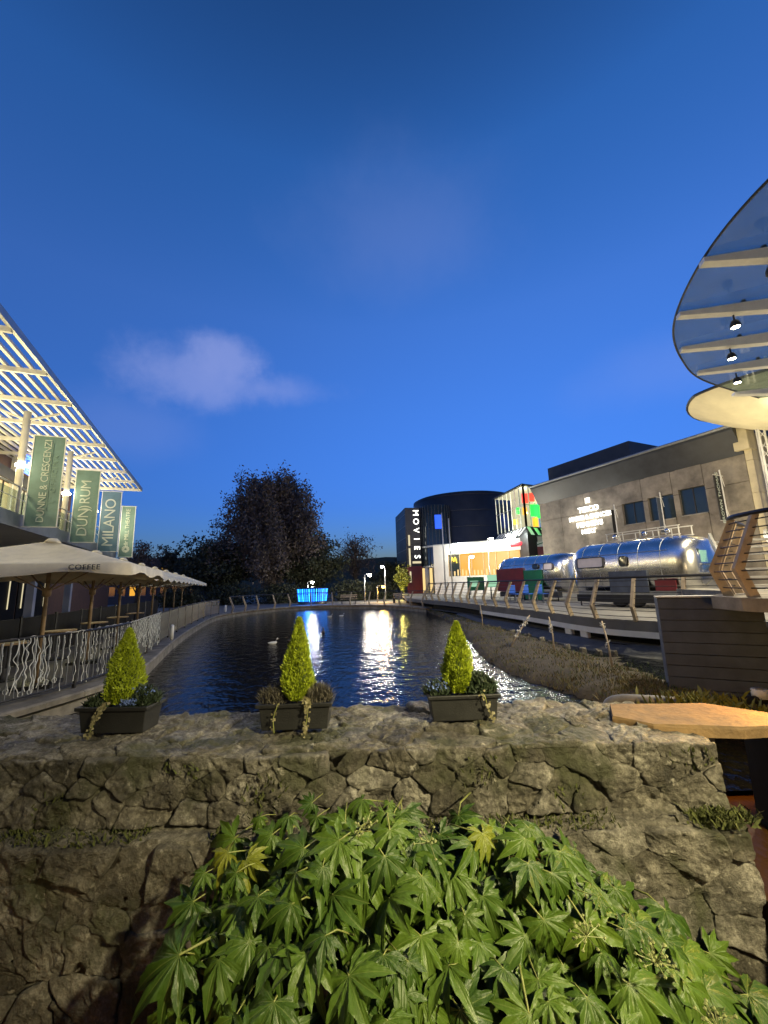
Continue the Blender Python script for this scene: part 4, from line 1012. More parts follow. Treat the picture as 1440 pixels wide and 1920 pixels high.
for k in range(8):
    a = R(45*k+10); MB().bar((.5*math.cos(a),.4*math.sin(a)*abs(math.sin(a))**.45,1.0),(4.6*math.cos(a),3.5*math.sin(a)*abs(math.sin(a))**.45,2.5),.02,.02).build('seam', 'grey_steel', bw)
for dx, dy in ((-2.4,-1.6),(.5,-2.4)):
    MB().lathe([(.001,0),(.12,0),(.12,.06)], (dx,dy,1.42), 12).build('downlight', 'lamp_spot', bw)
lc = thing('lattice_column', 'white lattice steel column at the stone building corner', 'column', (19.75,20.2,.8))
cr = [(.22*math.cos(R(90+120*k)), .22*math.sin(R(90+120*k))) for k in range(3)]
for x, y in cr: MB().tube([(x,y,0),(x*.8,y*.8,8.6)], .05, 8).build('chord', 'white_steel', lc)
for i in range(16):
    z = i*.53
    for k in range(3):
        a, b = cr[k], cr[(k+1)%3]
        if i % 2: a, b = b, a
        MB().tube([(*a,z),(*b,z+.53)], .02, 5).build('lacing', 'white_steel', lc)
light('soffit_wash', 'SPOT', (16.8,18.3,5.0), 120, (1,.88,.55), None, .2, (18.3,18.6,10), 110)
light('column_wash', 'POINT', (18.8,18.2,4.5), 90, (1,.85,.5), None, .2)

# pale stones along the bank under the sheet
ORD = 'first second third fourth fifth sixth seventh eighth ninth tenth eleventh twelfth thirteenth fourteenth'.split()
for k in range(14):
    u = 6 + k*.9; i_ = int(u); p = Vector((*DP[min(len(DP)-1, 8+int(k*.85))],0)); r_ = stone_mesh([(math.cos(a)*.13*rng.uniform(.7,1.2), math.sin(a)*.10*rng.uniform(.7,1.2)) for a in [R(60*q_) for q_ in range(6)]], lambda x,y,h: (x,y,h), .0, .13, 14)
    o = r_.build('bank_stone', 'mortar'); o.location = (p.x-.72+rng.uniform(-.1,.1), p.y+rng.uniform(-.15,.15), .0); o.rotation_euler = (0,0,rng.uniform(0,6)); tag(o, ORD[13-k] + ' pale stone from the grey boarded wall, in the row along the bank', 'stone', 'pale stones along the bank')
# ================================================================== far end: cinema, burger restaurant, trees, lamps
# cinema tower with vertical lettering
mv = thing('cinema_tower', 'tall dark slab tower with vertical glowing cinema lettering', 'building', (3.3,50.5,.8), R(8))
MB().box(-.9,.9,-1.2,6,0,10.4).build('wall', 'drum_metal', mv); MB().box(-.95,.95,-1.26,-1.2,0,3.2).build('base_panel', 'maroon', mv)
for k in range(7): MB().box(-.93,-.9,-1.1,5.8,.9+k*1.45,.93+k*1.45).build('panel_joint', 'grey_steel', mv)
for k, ch in enumerate('MOVIES'): text(ch, 1.0, 'sign_white', mv, frame((.40,-1.24,9.75-k*1.08),(0,0,-1),(1,0,0)), depth=.03)
for z0, z1 in ((4.1,6.3),(6.6,7.9),(2.2,3.5)): MB().box(-.62,-.42,-1.27,-1.21,z0-.9,z1-.9).build('slot_light', 'window_hall', mv)
MB().box(-.2,.85,-1.29,-1.21,3.55,3.8).build('lintel_light', 'window_hall', mv)
# dark drum
dr = thing('cinema_drum', 'huge dark windowless drum behind the burger restaurant', 'building', (11.2,56,.8))
MB().lathe([(7.0,0),(7.0,12.2),(6.7,12.35),(.01,12.5)], n=72).build('wall', 'drum_metal', dr, True)
for k in range(6): MB().lathe([(7.01,1.9+k*2.0),(7.03,1.9+k*2.0),(7.03,1.94+k*2.0),(7.01,1.94+k*2.0)], n=72).build('panel_joint', 'roof_lead', dr)
# curved glazed bay with a blue film screen
gb = thing('cinema_bay', 'curved glass stair bay with a glowing blue screen beside the cinema lettering', 'building', (6.4,50.6,.8))
MB().lathe([(2.0,3.0),(2.0,10.6),(.01,10.7)], n=40).build('glazing', 'dark_glass', gb, True)
for k in range(16):
    a = R(180+k*12); MB().bar((2.02*math.cos(a),2.02*math.sin(a),3.0),(2.02*math.cos(a),2.02*math.sin(a),10.6),.05).build('mullion', 'dark_metal', gb)
MB().lathe([(2.06,7.6),(2.06,9.3)], n=8, a0=R(262), a1=R(285)).build('screen', 'screen_blue', gb)
for z in (3.0,5.4): MB().lathe([(2.05,z),(2.12,z),(2.12,z+.2),(2.05,z+.2)], n=40).build('floor_band', 'grey_steel', gb)
for x, mt in ((-1.4,'white_render'),(-.5,'concrete'),(.6,'white_render')): MB().tube([(x,-1.2,0),(x,-1.2,3.0)], .28, 12).build('pillar', mt, gb, True)
MB().box(-1.9,1.9,.2,.3,0,3.0).build('entrance', 'window_warm', gb)
# white restaurant block
AW = R(-12)
wb = thing('burger_restaurant', 'white flat-roofed restaurant with amber-lit windows and floodlit wall', 'building', (5.0,42.3,.8), math.atan2(36.2-42.3,15.0-5.0)); LW_ = math.hypot(10,6.1)
def bx(*a): return MB().box(*a)
bx(0,LW_,.3,6,0,4.95).build('wall_core', 'white_render', wb)
bx(0,LW_,0,.3,3.95,4.98).build('fascia', 'white_render', wb); bx(0,1.6,0,.3,0,3.95).build('wall_panel', 'white_render', wb); bx(1.6,8.9,0,.3,0,1.75).build('wall_panel', 'white_render', wb); bx(8.9,LW_,0,.3,0,3.95).build('wall_panel', 'white_render', wb)
for i in range(6):
    x = 1.6 + i*1.216; p = bx(x+.03,x+1.19,.18,.22,1.75,3.95).build('window', 'window_amber' if i else 'dark_glass', wb)
    bx(x-.03,x+.03,.05,.2,1.75,3.95).build('mullion', 'wood', p)
    for k in range(3): bx(x+.15+k*.36,x+.30+k*.36,.13,.17,1.8,2.2+.25*rng.random()).build('table_lamp', 'window_warm', p)
m_ = [(-.30,-.3),(-.16,.28),(0,-.12),(.16,.28),(.30,-.3)]
sgn = MB(); sgn.tube(smooth_path([(2.25+x,-.08,3.35+z) for x, z in m_],5), .05, 6); sgn.build('arch_sign', 'sign_yellow', wb)
bx(0,LW_,-.06,6.1,4.98,5.06).build('coping', 'grey_steel', wb)
MB().tube([(8.0,-.12,4.42),(8.7,-.12,4.45),(9.1,-.12,4.55),(10.0,-.12,4.60)], .17, 8).build('red_neon', 'sign_red', wb)
p = bx(10.05,11.35,-.10,-.03,3.2,4.55).build('sign_board', 'paint_white', wb); bx(10.15,11.05,-.13,-.10,3.35,4.1).build('red_lettering', 'maroon', p); bx(11.1,11.36,-.14,-.10,3.1,4.7).build('green_band', 'green_paint', p); MB().bar((10.05,-.15,4.2),(11.36,-.15,4.55),.05,.08).build('swoosh', 'green_paint', p)
# wall floodlights
for x, z, lab in ((2.65,4.75,'brilliant floodlight on the white wall nearest the flagpoles'),(8.0,5.3,'brilliant floodlight on the white wall above the red neon')):
    c, s_ = math.cos(wb.rotation_euler.z), math.sin(wb.rotation_euler.z); wx, wy = 5.0 + x*c + .5*s_, 42.3 + x*s_ - .5*c
    t = thing('floodlight', lab, 'floodlight', (wx,wy,.8+z)); MB().lathe([(.001,-.10),(.24,-.07),(.24,.07),(.001,.10)], n=14).build('lens', 'lamp_cool', t); MB().bar((0,0,.0),(-.4*s_,.4*c,.0),.05).build('arm', 'dark_metal', t)
    light('flood_beam', 'POINT', (wx,wy-.3,.8+z), 45, (.9,1,.92), None, .15)
# lit glass cinema foyer box with coloured displays
fy = thing('glass_foyer', 'lit upper glass foyer with red and green displays over a striped awning', 'building', (12.7,36,.8)); fy.rotation_euler = (0,0,0)
a = Vector((0,0,0)); b = Vector((-.9,6,0)); c = Vector((2.4,1.6,0))
def wallq(p, q_, z0, z1, off, name, material):
    n_ = Vector((q_.y-p.y, p.x-q_.x, 0)).normalized()*off
    return MB().quad((p+n_)+Vector((0,0,z0)), (q_+n_)+Vector((0,0,z0)), (q_+n_)+Vector((0,0,z1)), (p+n_)+Vector((0,0,z1))).build(name, material, fy)
Z0, Z1 = 5.9, 9.7
MB().prism([(0,0),(-.9,6),(1.8,7),(2.6,1.6)], Z0-.15, Z0).build('floor', 'roof_lead', fy); MB().prism([(-.1,-.1),(-1.05,6.1),(1.9,7.2),(2.8,1.5)], Z1, Z1+.12).build('roof', 'roof_lead', fy)
cl = MB().prism([(0,.1),(-.85,5.9),(1.8,6.8),(2.5,1.7)], Z1-.1, Z1-.05).build('ceiling', 'window_hall', fy)
wallq(Vector((1.8,1.6,0)), Vector((.9,6.3,0)), Z0, Z1-.2, 0, 'rear_wall', 'window_hall')
for (p, q_, n_) in ((a,b,7),(a,c,4)):
    for i in range(n_+1): v = p.lerp(q_, i/n_); MB().bar(v+Vector((0,0,Z0)), v+Vector((0,0,Z1)), .07 if i else .16).build('mullion', 'white_steel' if i else 'roof_lead', fy)
    for z in (Z0+2.0,): MB().bar(p+Vector((0,0,z)), q_+Vector((0,0,z)), .05).build('transom', 'grey_steel', fy)
    for i in range(n_):
        u, v = p.lerp(q_,(i+.04)/n_), p.lerp(q_,(i+.96)/n_); MB().quad(u+Vector((0,0,Z0)),v+Vector((0,0,Z0)),v+Vector((0,0,Z1)),u+Vector((0,0,Z1))).build('pane', 'hall_glass', fy)
def disp(x, y, z, w, h, mt): MB().box(x,x+w,y,y+.12,z,z+h).build('display', mt, fy)
disp(.15,.9,Z0+2.3,.55,.9,'colour_red'); disp(.75,.75,Z0+2.4,.5,.8,'colour_red'); disp(.75,.7,Z0+1.0,.7,1.1,'colour_green'); disp(1.5,1.1,Z0+.9,.6,1.2,'colour_green'); disp(.15,1.0,Z0+1.2,.4,.7,'colour_orange'); disp(.9,.7,Z0+.05,.45,.8,'colour_orange'); disp(-.35,2.3,Z0+.5,.4,.5,'sign_yellow'); disp(-.2,1.6,Z0+1.4,.25,.6,'colour_green')
for i in range(9):
    f = i/9; v = a.lerp(b, f) if i else a; d_ = (b-a).normalized()*.36
    MB().add([v+Vector((-.02,0,Z0-.05)), v+d_+Vector((-.02,0,Z0-.05)), v+d_+Vector((-.75,-.1,Z0-.85)), v+Vector((-.75,-.1,Z0-.85))], [(0,1,2,3)]).build('awning_stripe', 'paint_white', fy)
for i in range(3):
    v = a.lerp(c, i/3); d_ = (c-a).normalized()*.5; MB().add([v+Vector((0,-.02,Z0-.05)), v+d_+Vector((0,-.02,Z0-.05)), v+d_+Vector((.1,-.75,Z0-.85)), v+Vector((.1,-.75,Z0-.85))], [(0,1,2,3)]).build('awning_stripe', 'paint_white', fy)
MB().prism([(.1,.2),(-.75,6),(1.8,7),(2.6,1.7)], 0, Z0-.2).build('base_wall', 'drum_metal', fy)
light('foyer_light', 'POINT', (13.4,38.0,9.6), 90, (1,.88,.58), None, .3)
light('green_display_light', 'POINT', (14.6,36.0,8.2), 30, (.05,1,.1), None, .15)
# flagpoles
for (x,y,z0,h,lab) in ((4.05,28.2,.8,5.95,'taller thin white flagpole at the bend of the promenade'),(4.75,29.6,.8,5.75,'second thin white flagpole, nearer the restaurant')):
    t = thing('flagpole', lab, 'flagpole', (x,y,z0)); MB().tube([(0,0,0),(0,0,h)], [.055,.03], 8).build('pole', 'white_steel', t, True); MB().lathe([(.001,.07),(.05,.03),(.05,0),(.03,-.03)], (0,0,h), 10).build('finial', 'grey_steel', t, True); MB().box(-.14,.14,-.14,.14,0,.04).build('base_plate', 'grey_steel', t)
# street lamps
def street_lamp(loc, h, label, material, energy, col, arm=.6, group='street lamps round the pond'):
    t = thing('street_lamp', label, 'street lamp', loc, 0, group)
    MB().tube([(0,0,0),(0,0,.8),(0,0,h)], [.07,.05,.035], 8).build('post', 'grey_steel', t, True)
    MB().tube([(0,0,h-.02),(arm*.4,-.05,h+.1),(arm,-.1,h+.12)], .025, 6).build('arm', 'grey_steel', t, True)
    MB().lathe([(.001,.1),(.12,.08),(.20,0),(.12,0)], (arm,-.1,h+.06), 14).build('lamp_hood', 'dark_metal', t, True)
    MB().lathe([(.001,-.24),(.11,-.20),(.17,-.1),(.14,0),(.001,.0)], (arm,-.1,h+.055), 14).build('bulb', material, t, True)
    light('lamp_light', 'POINT', (loc[0]+arm, loc[1]-.1, loc[2]+h-.34), energy, col, None, .12)
    return t
street_lamp((9.2,36.3,.8), 4.9, 'lit street lamp standing before the restaurant windows', 'lamp_white', 160, (1,.92,.72), .35)
street_lamp((7.5,36.8,.8), 3.4, 'shorter lit street lamp left of the restaurant windows', 'lamp_white', 120, (1,.92,.72), .3)
street_lamp((-2.2,42,.22), 2.75, 'lit white street lamp beyond the far railing, shorter of two', 'lamp_white', 80, (1,.93,.75), .55)
street_lamp((-.1,44,.22), 3.65, 'lit white street lamp beyond the far railing, taller of two', 'lamp_white', 100, (1,.93,.75), -.3)
street_lamp((-.9,41,.22), 1.55, 'low amber-lit lamp beyond the far railing', 'lamp_amber', 90, (1,.5,.08), .6)
street_lamp((-8.2,43,.22), 2.2, 'small lit lamp behind the blue kiosk', 'lamp_white', 60, (1,.95,.8), .5)
# blue light kiosk
kk = thing('blue_kiosk', 'small kiosk wrapped in glowing blue light strips at the far bank', 'kiosk', (-7.5,42,.22), R(4))
MB().lathe([(1.35,.35),(1.5,1.0),(1.45,1.55),(.01,1.7)], n=24).build('drum', 'dark_metal', kk, True)
MB().lathe([(1.4,0),(1.4,.3),(1.2,.35)], n=24).build('plinth', 'dark_metal', kk, True)
for k in range(20):
    a = R(180+k*9.2); r0, r1 = 1.40, 1.53
    MB().bar((r0*math.cos(a),r0*math.sin(a),.3),(r1*math.cos(a),r1*math.sin(a),1.5),.15 if k%3 else .06,.03,(math.cos(a),math.sin(a),0)).build('light_strip', 'blue_strip' if k%3 else 'blue_strip_bright', kk)
light('kiosk_light', 'POINT', (-7.5,40.0,1.2), 30, (.03,.2,1), None, .4)
# menu boards and stalls near the trailers
t = thing('menu_board', 'pale green menu board beside the silver trailer', 'board', (7.6,27,.8), R(20)); MB().box(-1.1,1.1,-.03,.03,.75,1.55).build('face', 'menu_mint', t); [MB().box(x-.03,x+.03,-.03,.03,0,.8).build('leg','dark_metal',t) for x in (-.9,.9)]
t = thing('menu_board', 'teal counter front left of the pale green menu board', 'board', (6.1,28,.8), R(35)); MB().box(-.8,.8,-.03,.03,.55,1.45).build('face', 'green_paint', t); MB().box(-.6,.2,-.05,-.03,.8,1.2).build('poster', 'menu_mint', t); [MB().box(x-.03,x+.03,-.03,.03,0,.6).build('leg','dark_metal',t) for x in (-.7,.7)]
for i in range(3):
    t = thing('cafe_chair', ('blue chair nearest the red trailer panel','blue chair in the middle by the red trailer panel','blue chair farthest along by the red trailer panel')[i], 'chair', (6.6+.55*i,21.2-.4*i,.8), R(30), 'blue chairs by the trailer'); mat('blue_chair',(.03,.12,.5),.5,var=.1)
    MB().box(-.22,.22,-.22,.22,.43,.47).build('seat','blue_chair',t); MB().box(-.22,.22,.19,.22,.5,.9).build('backrest','blue_chair',t)
    for x in (-.2,.2):
        for y in (-.2,.2): MB().box(x-.015,x+.015,y-.015,y+.015,0,.43).build('leg','grey_steel',t)
# ------------------------------------------------------------------ trees
def leaf_cloud(name, centers, normals_r, size, material, parent):
    n = len(centers); C_ = np.asarray(centers, float); a = nr.normal(size=(n,3)); a /= np.linalg.norm(a,axis=1)[:,None]; b = np.cross(a, nr.normal(size=(n,3))); b /= np.linalg.norm(b,axis=1)[:,None]
    s = (size*nr.uniform(.5,1.4,n))[:,None]
    V = np.stack([C_-a*s, C_+b*s*.5, C_+a*s, C_-b*s*.5],1).reshape(-1,3); k = np.arange(n)*4
    return npmesh(name, V, np.stack([k,k+1,k+2,k+3],1), material, parent)
def broad_tree(loc, h, rx, label, leaf, n=9000, weep=0., trunk_h=.25, size=.13, group='trees round the pond', seed=1, limbs=26, sparse=0.):
    rr = random.Random(seed); t = thing('tree', label, 'tree', loc, 0, group)
    m = MB(); cen = []
    m.tube([(0,0,-.2),(.1,0,h*trunk_h*.6),(.05,.1,h*.5),(0,0,h*.78)], [h*.036,h*.030,h*.020,h*.006], 9)
    for i in range(limbs):
        a = rr.uniform(0,2*math.pi); z0 = h*rr.uniform(trunk_h*.7,.72); f = rr.uniform(.55,1.0)
        zt = h*rr.uniform(.45,1.0); R_ = rx*math.sqrt(max(.08, 1-((zt/h-.45)/.58)**2))*f
        if weep: zt = h*(.38+.60*rr.random()**.8); R_ = rx*math.sqrt(max(.05, 1-((zt/h-.35)/.66)**2.8))*rr.choice((.35,.6,.8,.92,1.0))
        p0 = Vector((0,0,z0)); p2 = Vector((R_*math.cos(a),R_*math.sin(a),zt)); p1 = p0.lerp(p2,.5)+Vector((0,0,h*.06))
        path = smooth_path([p0,p1,p2],4); m.tube(path, [h*.010*(1-.8*k/(len(path)-1)) for k in range(len(path))], 5, cap=False)
        for j in range(7):
            b = path[rr.randint(2,len(path)-1)]; sp = rx*(.09 if weep else .16); q_ = b+Vector((rr.gauss(0,sp),rr.gauss(0,sp),rr.gauss(.0,h*(.025 if weep else .05))))
            m.tube([b,b.lerp(q_,.5)+Vector((0,0,.1)),q_], [h*.003,h*.002,h*.001], 4, cap=False); cen.append(q_); 
            if weep > 0:
                L_ = rr.uniform(.3,1.0)*weep; e = q_+Vector((rr.gauss(0,.25),rr.gauss(0,.25),-L_)); m.tube([q_,q_.lerp(e,.5)+Vector((.1,.05,0)),e],[h*.0012,h*.001,h*.0006],3,cap=False)
                for u in (.2,.4,.6,.8,1): cen.append(q_.lerp(e,u))
    m.build('trunk', 'bark', t, True, fix=False)
    C_ = np.array([tuple(c) for c in cen]); idx = nr.randint(0,len(C_),n); sg = rx*.055 if weep else rx*.10
    pts = C_[idx] + nr.normal(size=(n,3))*np.array([sg,sg,sg*(1.6 if weep else .8)])
    pts[:,2] = np.maximum(pts[:,2], .4); leaf_cloud('crown', pts, None, size, leaf, t); return t
broad_tree((-14,50,.22), 15.9, 6.6, 'huge dark weeping beech standing alone beyond the pond', 'beech_leaf', 75000, 3.4, .2, .17, seed=3, limbs=230)
broad_tree((-20.5,50,.22), 7.6, 5.0, 'dark bushy tree at the cafe side of the great beech', 'tree_leaf', 20000, 0, .12, .18, seed=5, limbs=34)
broad_tree((-9.3,52,.22), 7.4, 4.6, 'dark spreading tree behind the blue kiosk', 'tree_leaf', 20000, 0, .12, .18, seed=6, limbs=34)
broad_tree((-4.3,58,.22), 8.9, 3.6, 'thin-crowned tree with sky showing through, behind the street lamps', 'beech_leaf', 2600, 0, .25, .14, seed=8, limbs=34)
broad_tree((.9,56,.22), 4.6, 3.0, 'low dark tree behind the taller street lamp', 'tree_leaf', 6000, 0, .15, .15, seed=9)
broad_tree((1.9,46.5,.22), 4.0, 1.0, 'narrow yellow-lit tree beside the cinema tower', 'lit_leaf', 3500, 0, .2, .11, seed=10, limbs=18)
broad_tree((3.0,60,.22), 6.5, 2.2, 'dark tree peeping beside the cinema tower', 'tree_leaf', 3500, 0, .2, .15, seed=14, limbs=18)
broad_tree((-28.5,47,.22), 8.0, 2.6, 'bare-topped tree behind the last green banner', 'beech_leaf', 2200, 0, .25, .14, seed=11, limbs=24)
broad_tree((-29.5,56,.22), 7.6, 2.2, 'round dark tree in front of the apartment block', 'tree_leaf', 5000, 0, .2, .16, seed=12)
broad_tree((-24.5,57,.22), 5.2, 3.2, 'dark shrubby tree between the apartments and the beech', 'tree_leaf', 6000, 0, .1, .16, seed=13)
light('tree_uplight', 'POINT', (1.6,44.8,1.0), 40, (1,.85,.2), None, .15)
# hedge of dark shrubs along the far bank
for i, (x, y, w, h, lab) in enumerate(((-22,44,2.6,2.2,'dark shrub at the cafe end of the far bank'),(-17.5,46,3.0,2.6,'dark shrub below the great beech, cafe side'),(-12.0,46.5,2.8,2.3,'dark shrub under the middle of the great beech'),(-4.2,48,2.6,2.6,'dark shrub between the kiosk and the street lamps'),(-.8,50,2.4,2.4,'dark shrub behind the amber lamp'))):
    t = thing('shrub', lab, 'shrub', (x,y,.22), 0, 'shrubs along the far bank')
    p = nr.normal(size=(3200,3)); p /= np.linalg.norm(p,axis=1)[:,None]; p *= nr.uniform(.3,1.05,3200)[:,None]; p *= np.array([w,w*.6,h*.6]); p[:,2] = np.abs(p[:,2]+h*.35)
    leaf_cloud('foliage', p, None, .14, 'tree_leaf', t); MB().tube([(0,0,0),(0,0,h*.6)], .05, 6).build('stem', 'bark', t)
# apartment block
ap = thing('apartment_block', 'dark low apartment block with a few lit windows behind the parasols', 'building', (-34,63,.22), R(5))
MB().box(-7,6.5,-3,5,0,6.2).build('wall', 'apartment', ap); MB().box(-7.3,6.8,-3.2,5.2,6.2,6.55).build('roof', 'roof_lead', ap)
for i in range(9):
    for j, z in enumerate((1.2,4.0)):
        x = -6.3+i*1.42; w_ = MB().box(x,x+.8,-3.06,-2.99,z,z+1.3).build('window', 'window_amber' if (i,j) in ((5,1),(8,1),(2,0)) else 'dark_glass', ap); MB().box(x-.05,x+.85,-3.1,-3.0,z-.08,z-.01).build('sill', 'concrete', w_)
for x in (-4,.5,4.5): MB().box(x,x+.7,0,.7,6.55,7.3).build('chimney', 'dark_brick', ap)
# distant rise that closes the horizon
m = MB(); nx = 60
for i in range(nx+1):
    x = -500 + 1000*i/nx; h = 8.5 + 1.6*math.sin(i*.7) + 1.0*math.sin(i*1.9); m.v += [(x,120,.2),(x,124,max(1,h))]
for i in range(nx): m.f.append((i*2,i*2+2,i*2+3,i*2+1))
m.build('hill', 'tree_leaf')['kind'] = 'structure'
# benches and ducks
for (x,y,rz,lab) in ((-3.6,39.5,R(5),'pale bench on the far bank, nearer the kiosk'),(1.3,38.5,R(-20),'pale bench on the far bank, nearer the cinema')):
    t = thing('bench', lab, 'bench', (x,y,.22), rz, 'benches on the far bank')
    for k in range(3): MB().box(-.8,.8,-.2+k*.15,-.08+k*.15,.44,.47).build('slat','post_wood',t)
    for k in range(2): MB().box(-.8,.8,.28,.31,.6+k*.16,.72+k*.16).build('back_slat','post_wood',t)
    for s_ in (-.65,.65): MB().box(s_-.03,s_+.03,-.2,.28,0,.44).build('leg','dark_metal',t); MB().bar((s_,.28,.4),(s_,.32,.9),.05).build('back_post','dark_metal',t)
def duck(loc, rz, body, label):
    t = thing('duck', label, 'duck', loc, rz, 'ducks on the pond'); t.scale = (.72,.72,.72); m = MB(); n1 = 12
    prof = [(-.24,.0,.10),(-.18,.05,.07),(-.08,.10,.05),(.04,.11,.05),(.13,.085,.06),(.19,.04,.09),(.205,.002,.10)]
    for x, r_, z in prof:
        for j in range(n1): a = 2*math.pi*j/n1; m.v.append((x, r_*math.cos(a), z+r_*.8*math.sin(a)))
    for i in range(len(prof)-1):
        for j in range(n1): m.f.append((i*n1+j,i*n1+(j+1)%n1,(i+1)*n1+(j+1)%n1,(i+1)*n1+j))
    o = len(m.v)
    for x, z, r_ in ((.10,.08,.05),(.15,.16,.036),(.165,.21,.034),(.19,.25,.045),(.225,.255,.038),(.25,.25,.015)):
        for j in range(n1): a = 2*math.pi*j/n1; m.v.append((x+.3*r_*math.sin(a), r_*math.cos(a), z+r_*math.sin(a)))
    for i in range(5):
        for j in range(n1): m.f.append((o+i*n1+j,o+i*n1+(j+1)%n1,o+(i+1)*n1+(j+1)%n1,o+(i+1)*n1+j))
    m.build('body', body, t, True, fix=False); MB().box(.24,.30,-.018,.018,.235,.25).build('bill', 'sign_yellow' if False else 'wood', t); return t
duck((-3.96,14.5,0), R(20), 'duck_white', 'pale duck swimming near the middle cypress'); duck((-3.4,14.9,0), R(200), 'duck_brown', 'brown duck beside the pale duck near the middle cypress')
duck((-2.9,26.5,0), R(0), 'duck_white', 'white duck far across the pond, ahead of its mate'); duck((-3.6,26.2,0), R(10), 'duck_white', 'white duck far across the pond, following its mate'); duck((-2.7,17.6,0), R(90), 'duck_brown', 'lone brown duck in mid pond')
# ================================================================== foreground: planters, fatsia, fern, lamps behind the viewer
def planter(loc, rz, label, seed, flowers):
    rr = random.Random(seed); t = thing('trough_planter', label, 'planter', loc, rz, 'trough planters on the rubble wall')
    w0, w1, d0, d1, h = .255, .285, .10, .125, .20
    m = MB(); lp = lambda w, d, z: [(-w,-d,z),(w,-d,z),(w,d,z),(-w,d,z)]
    loops = [lp(w0,d0,0), lp(w1-.01,d1-.01,h-.03), lp(w1+.012,d1+.012,h-.03), lp(w1+.015,d1+.015,h), lp(w1-.012,d1-.012,h), lp(w1-.025,d1-.025,h-.06)]
    for l in loops: m.v += l
    m.f.append((3,2,1,0)); m.f.append((20,21,22,23))
    for i in range(5):
        for j in range(4): m.f.append((i*4+j,i*4+(j+1)%4,(i+1)*4+(j+1)%4,(i+1)*4+j))
    o = m.build('trough', 'black_plastic', t)
    bv = o.modifiers.new('soft', 'BEVEL'); bv.width = .006; bv.segments = 2
    MB().box(-w1+.026,w1-.026,-d1+.026,d1-.026,h-.055,h-.03).build('soil', 'soil', t)
    return t, h
def cypress(loc, H, Rm, label, seed):
    g = np.random.RandomState(seed); t = thing('golden_cypress', label, 'cypress', loc, g.uniform(0,6), 'golden cypresses in the planters')
    zz = np.array([0,.06,.16,.3,.45,.6,.75,.88,.96,1.]); rr_ = np.array([.42,.72,.95,1.0,.90,.72,.48,.26,.13,.02])
    n = 11000; u = g.uniform(0,1,n)**1.15; a = g.uniform(0,2*np.pi,n); rad = np.interp(u**(1,.88,1.15)[seed-1],zz,rr_)*Rm*(1+.13*np.sin(a*3+u*9+seed*2)+.09*np.sin(a*7-u*15+seed))
    q_ = g.uniform(.55,1.0,n)**.6; x = np.cos(a)*rad*q_; y = np.sin(a)*rad*q_; z = u*H
    base = np.stack([x,y,z],1); out = np.stack([np.cos(a)*.75,np.sin(a)*.75,np.full(n,1.15)],1)+g.normal(size=(n,3))*.38; out /= np.linalg.norm(out,axis=1)[:,None]
    L_ = g.uniform(.016,.040,n)*(1-.3*u); tip = base+out*L_[:,None]; sd = np.cross(out,g.normal(size=(n,3))); sd /= np.linalg.norm(sd,axis=1)[:,None]; sd *= (L_*.16)[:,None]
    mid = base+out*(L_*.5)[:,None]
    V = np.stack([base,mid+sd,tip,mid-sd],1).reshape(-1,3); k = np.arange(n)*4
    npmesh('foliage', V, np.stack([k,k+1,k+2,k+3],1), 'cypress', t)
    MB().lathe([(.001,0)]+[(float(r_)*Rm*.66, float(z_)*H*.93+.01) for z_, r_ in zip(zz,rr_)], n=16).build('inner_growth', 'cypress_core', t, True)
    MB().tube([(0,0,-.05),(0,0,.05)], .012, 6).build('stem', 'bark', t); return t
def clump(loc, rx, ry, h, n, material, label, name, cat, ln=.05, w=.006, fl=None, seed=0):
    rr = random.Random(seed); t = thing(name, label, cat, loc)
    blades('leaves', [((lambda a,r_: (rx*r_*math.cos(a), ry*r_*math.sin(a), h*rr.random()*(1-.6*r_*r_)))(rr.uniform(0,6.283), math.sqrt(rr.random()))) for _ in range(n)], ln, w, material, 1.6, t)
    MB().tube([(0,0,-.03),(0,0,h*.5)], .006, 5).build('stem', 'bark', t)
    if fl: blades('flowers', [((lambda a,r_: (rx*r_*math.cos(a)*.9, -ry*.4+ry*r_*math.sin(a)*.6, h*(.4+.6*rr.random())))(rr.uniform(0,6.283), math.sqrt(rr.random()))) for _ in range(fl)], .016, .007, 'blue_flower', 1.5, t)
    return t
def ivy(loc, pts, label, seed, n=46):
    rr = random.Random(seed); t = thing('trailing_ivy', label, 'ivy', loc, 0, 'ivy trailing over the planters'); P = smooth_path(pts, 6)
    MB().tube(P, .004, 5).build('stem', 'petiole', t); m = MB()
    for k in range(n):
        c = P[rr.randint(1,len(P)-1)]+Vector((rr.gauss(0,.014),-abs(rr.gauss(0,.012))-.004,rr.gauss(0,.012))); s_ = rr.uniform(.008,.018); a = rr.uniform(0,6.28)
        u = Vector((math.cos(a),rr.uniform(-.5,.1),math.sin(a))).normalized(); v = u.cross(Vector((rr.uniform(-.4,.4),-1,rr.uniform(-.2,.6)))).normalized()
        m.add([c-u*s_, c-u*.2*s_+v*s_*.9, c+u*.3*s_+v*.5*s_, c+u*1.2*s_, c+u*.3*s_-v*.5*s_, c-u*.2*s_-v*s_*.9], [(0,1,2,3),(0,3,4,5)])
    m.build('leaves', 'ivy_leaf', t, fix=False)
TZ = .81
spec = [((-2.20,3.55), R(-3), 'black trough planter at the cafe end of the wall', 'golden cypress in the planter at the cafe end of the wall', .59, .135, 1),
        ((-.75,3.50), R(1), 'black trough planter in the middle of the wall, heather beside its cypress', 'golden cypress in the middle planter, tallest point before the pond', .645, .120, 2),
        ((.60,3.60), R(2), 'black trough planter nearest the marshy bank, leafy edge on one side', 'golden cypress in the planter nearest the marshy bank', .565, .115, 3)]
